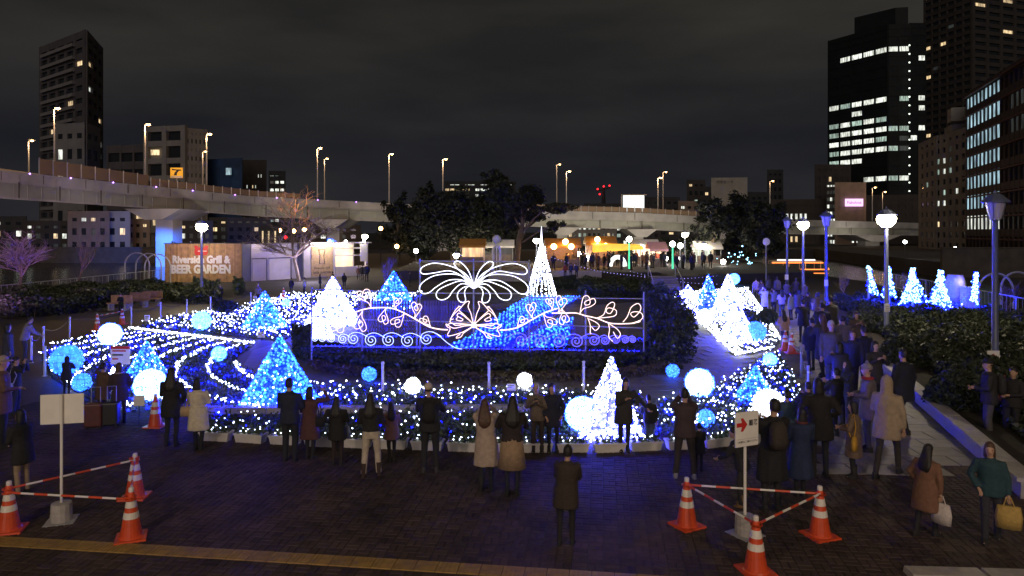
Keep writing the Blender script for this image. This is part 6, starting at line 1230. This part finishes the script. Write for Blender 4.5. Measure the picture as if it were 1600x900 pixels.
person(1070, 748, 606, -8, 'photographer in a purple brown coat with white-soled shoes', (.06, .04, .05), (.04, .032, .034), 'hip', 'short', 'b', ('photo', 'photo'), sw=.17, shoe=(.30, .30, .32), wide=1.12, extra=(('camera', 'camera held up by the photographer in the purple brown coat'),))
person(1092, 738, 668, 10, 'child in dark clothes just behind the photographer', (.018, .018, .022), BK, 'thigh', 'short', 'b', ('down', 'front'))
person(1160, 792, 664, 60, 'person in a dark jacket and tan boots behind the direction sign', (.02, .02, .026), (.03, .028, .032), 'hip', 'short', 'b', ('hold', 'hold'), bend=.35, shoe=(.20, .11, .05), extra=('boots',))
person(1206, 800, 622, 5, 'person in a long black coat with a brown backpack right of the sign', (.014, .014, .018), (.02, .02, .025), 'knee', 'short', 'b', ('phone', 'phone'), wide=1.1, extra=(('backpack', (.045, .034, .03)), ))
person(1228, 730, 608, 0, 'person in a teal jacket between the black coats in front of the white ball', (.04, .08, .15), BK, 'hip', 'short', 'b', ('phone', 'phone'))
person(1250, 776, 636, 0, 'woman in a long dark blue coat with hair to her collar', (.022, .038, .10), BK, 'long', 'bob', 'b', ('front', 'front'), sw=.06, wide=1.12, extra=(('scarf', (.12, .03, .03)),))
person(1281, 745, 590, -8, 'tall person in a wide black coat with a puffed hood of hair', (.016, .014, .016), BK, 'thigh', 'bob', 'b', ('hip', 'hip'), wide=1.15)
person(1334, 748, 626, 60, 'woman in a brown coat with a yellow shoulder bag', (.18, .12, .085), BK, 'knee', 'bob', 'b', ('front', 'front'), sw=.06, extra=('boots', ('bag', (.62, .34, .04), -1, .86, .36, .27, 'yellow shoulder bag of the woman in the brown coat')))
person(1357, 706, 568, 70, 'person in a knitted hat and red scarf in a grey plaid coat', (.16, .13, .14), (.05, .05, .07), 'thigh', 'cap', 'b', ('front', 'front'), extra=('beanie', ('cap', (.28, .25, .27)), ('scarf', (.4, .03, .03))))
person(1322, 668, 562, 110, 'person in a black hood with blue shine behind the yellow bag', (.02, .022, .03), BK, 'hip', 'short', 'b', ('phone', 'phone'), extra=('hood', ('phone', 'glowing phone of the person in the black hood')))
person(1386, 745, 586, -45, 'striding person in a pale beige hooded coat by the low wall', (.40, .31, .22), (.04, .034, .034), 'thigh', 'short', 'br', ('front', 'down'), step=.26, extra=('hood',))
person(1446, 838, 692, -60, 'woman in a rust brown coat carrying white plastic bags', (.21, .105, .065), BK, 'knee', 'long', 'b', ('pocket', 'down'), step=.14, extra=(('sack', (.62, .56, .54), 1, .32, 'large white plastic bag in the hand of the rust brown coat'),))
person(1470, 862, 720, -75, 'person in grey just right of the rust brown coat with a second bag', (.07, .055, .05), BK, 'hip', 'short', 'b', ('pocket', 'down'), step=.16, extra=(('sack', (.66, .58, .56), 1, .30, 'second white plastic bag near the right bottom corner'),)) if False else None
person(1549, 846, 690, 150, 'woman in a teal top with a yellow tote walking at the right edge', (.02, .06, .08), (.03, .03, .045), 'hip', 'bob', 'br', ('down', 'pocket'), step=.16, extra=(('sack', (.50, .34, .10), -1, .34, 'yellow tote bag of the woman in the teal top'),))
person(1546, 690, 560, 65, 'man in a black cap and backpack below the arrow notice', (.026, .024, .03), (.09, .085, .085), 'hip', 'cap', 'b', ('front', 'front'), extra=(('cap', (.012, .012, .014)), ('backpack', (.03, .03, .035))), zb=0)
person(1581, 690, 572, 120, 'person in dark clothes with an orange bag right of the black cap', (.022, .02, .022), BK, 'hip', 'short', 'b', ('front', 'front'), extra=(('bag', (.35, .10, .035), 1, 1.0, .3, .2, 'orange brown bag of the person right of the black cap'),))
person(1268, 580, 496, 0, 'person in a navy coat walking up the right path', (.035, .035, .08), (.03, .03, .06), 'thigh', 'short', 'b', step=.1)
person(1299, 612, 500, 170, 'grey-haired person in jeans walking towards the viewer on the right path', (.10, .09, .09), JN, 'hip', 'short', 'g', ('down', 'down'), step=.18)
person(1330, 622, 514, 160, 'person with tan hair in dark navy on the right path', (.025, .026, .05), (.03, .022, .022), 'hip', 'bob', 'br', step=.15)
person(1352, 612, 508, 20, 'dark navy coated person beside the low wall, walking away', (.018, .02, .045), BK, 'thigh', 'short', 'b', step=.12)
person(1412, 676, 544, 15, 'dark figure in navy stepping along the low wall', (.014, .016, .034), (.016, .018, .03), 'thigh', 'short', 'b', step=.2)
person(1255, 535, 468, -10, 'person in a black coat near the cones on the right path', (.02, .018, .024), BK, 'thigh', 'short', 'b', ('phone', 'phone'))
person(1226, 545, 484, 0, 'child in a tan coat with long hair by the cones', (.40, .24, .15), (.05, .04, .05), 'hip', 'long', 'b', ('front', 'front'), group=None)
person(1195, 492, 447, 0, 'woman in a white coat photographing the white strip', (.62, .60, .58), BK, 'knee', 'short', 'b', ('photo', 'photo'), sw=.05, extra=(('phone', 'bright phone held up by the woman in the white coat'),))
person(1209, 492, 449, 5, 'person in grey beside the white-coated photographer', (.16, .15, .17), BK, 'hip', 'short', 'b', ('photo', 'photo'))
person(1222, 496, 452, 0, 'person with long hair and a pale lilac top in the right crowd', (.40, .34, .42), JN, 'hip', 'long', 'b', ('front', 'front'))
more = [(1312, 640, 534, 0, (.03, .03, .05), 'thigh', 'bob', 'b', 'person with a dark bob walking up the middle of the right path'), (1286, 590, 490, 15, (.05, .045, .06), 'knee', 'long', 'br', 'person with brown hair in a long plum coat on the right path'), (1318, 585, 492, -10, (.13, .11, .10), 'hip', 'short', 'b', 'person in a taupe jacket half hidden on the right path'), (1366, 640, 532, 185, (.04, .035, .04), 'thigh', 'bob', 'b', 'person facing the viewer beside the low wall behind the knitted hat'), (1300, 548, 462, 5, (.06, .055, .06), 'hip', 'short', 'b', 'person in dark grey at the wall end of the right path'), (1284, 556, 472, -20, (.025, .025, .035), 'thigh', 'short', 'b', 'person in blue black walking away on the right path'), (1338, 566, 486, 170, (.10, .07, .055), 'thigh', 'bob', 'br', 'person in a brown coat coming along the wall'), (1306, 680, 575, 20, (.018, .018, .02), 'hip', 'short', 'b', 'person in black between the wide black coat and the yellow bag'), (1262, 700, 596, -5, (.022, .024, .04), 'hip', 'short', 'b', 'person in dark blue just left of the wide black coat')]
for x, yf, yh, fa, c_, cl_, hr, hc_, lab in more: person(x, yf, yh, fa, lab, c_, BK, cl_, hr, hc_, ('front', 'down') if x % 2 else ('phone', 'phone'), step=.14 if x % 3 else .05)
crowd = [(1236, 500, 456, (.22, .24, .24), 'teal grey'), (1247, 498, 452, (.10, .09, .09), 'charcoal'), (1262, 500, 456, (.05, .04, .04), 'brown black'), (1277, 505, 456, (.12, .085, .07), 'dull brown'), (1288, 522, 470, (.07, .055, .06), 'dark plum'), (1190, 470, 437, (.10, .06, .10), 'mauve'), (1182, 466, 434, (.34, .26, .34), 'pale pink'), (1201, 462, 431, (.05, .05, .09), 'slate blue'), (1215, 466, 432, (.09, .08, .10), 'dusty grey'), (1229, 472, 438, (.14, .12, .14), 'ash'), (1243, 470, 434, (.04, .03, .05), 'ink'), (1258, 476, 441, (.18, .15, .12), 'sand grey')]
for x, yf, yh, c_, nm in crowd: person(x, yf, yh, rng.uniform(-40, 40), 'onlooker in a %s coat in the crowd on the right path' % nm, c_, BK, 'thigh', ('short', 'bob')[x % 2], 'b', ('front', 'phone') if x % 3 else ('down', 'down'), group='crowd on the right path')
r = person(189, 492, 458, 175, 'man in black sitting on the bench behind the left bed', BK, BK, 'hip', 'short', 'b', ('front', 'front'))
person(345, 470, 445, 180, 'person in black standing by the wooden board wall', BK, BK, 'thigh', 'short', 'br', ('down', 'front'), wide=1.1)
person(404, 476, 441, 170, 'man with a white bag in front of the pavilion doors', (.20, .17, .15), BK, 'hip', 'short', 'b', ('phone', 'down'), extra=(('sack', (.6, .6, .62), 1, .34, 'white bag of the man before the pavilion doors'),))
person(38, 566, 492, -60, 'stooping person in a pale grey jacket on the left path', (.30, .27, .27), (.05, .05, .06), 'hip', 'short', 'b', ('hold', 'hold'), bend=.4)
person(12, 590, 505, -50, 'person in dull blue at the far left path edge', (.06, .06, .11), BK, 'thigh', 'bob', 'b')
person(476, 460, 433, 80, 'person in a white top walking past the lit shop', (.5, .48, .5), BK, 'hip', 'short', 'b', step=.15)
for x, yf, yh, c_, nm in ((566, 438, 413, BK, 'black'), (573, 440, 411, NV, 'navy'), (560, 437, 415, BR, 'brown')): person(x, yf, yh, 20, 'customer in %s at the right end of the lit shop counter' % nm, c_, BK, 'thigh', 'short', 'b', group='customers at the shop')
for x, c_, nm in ((883, (.25, .05, .03), 'red'), (892, NV, 'dark blue'), (901, (.03, .03, .10), 'blue')): person(x, 433, 411, 10, 'visitor in a %s jacket standing on the terrace edge' % nm, c_, BK, 'hip', 'short', 'b', group='visitors on the terrace edge', zb=.85)
for i, (x, yf, yh, c_, nm) in enumerate(((455, 458, 434, BK, 'black'), (500, 452, 428, (.05, .05, .10), 'slate'), (520, 447, 424, BR, 'brown'), (538, 450, 426, BK, 'dark'), (640, 448, 424, NV, 'navy'), (626, 452, 427, (.10, .09, .09), 'grey'))): person(x, yf, yh, (20, -60, 80, 5, -80, 60)[i], 'passer-by in a %s coat on the paving between the upper left bed and the shop' % nm, c_, BK, 'thigh', ('short', 'bob')[i % 2], 'b', group='passers-by near the shop')
# the festival crowd on the terrace: four low-detail people copied
base = [o for o in COL.objects if o.get('group') in ('customers at the shop', 'visitors on the terrace edge')]
n_ = 0
for i in range(64):
    src = base[i % len(base)]; Y = rng.uniform(69, 80); px = rng.choice([rng.uniform(850, 1120), rng.uniform(905, 1090)]); z = .85
    if px > 1012 and px < 1050 and Y < 70: continue
    q = dup(src, ((px-800)/F*Y, Y, z), rng.uniform(-PI, PI), 'member of the distant festival crowd between the stalls', 'distant festival crowd', rng.uniform(.9, 1.04))
bpy.data.scenes.remove(TS)
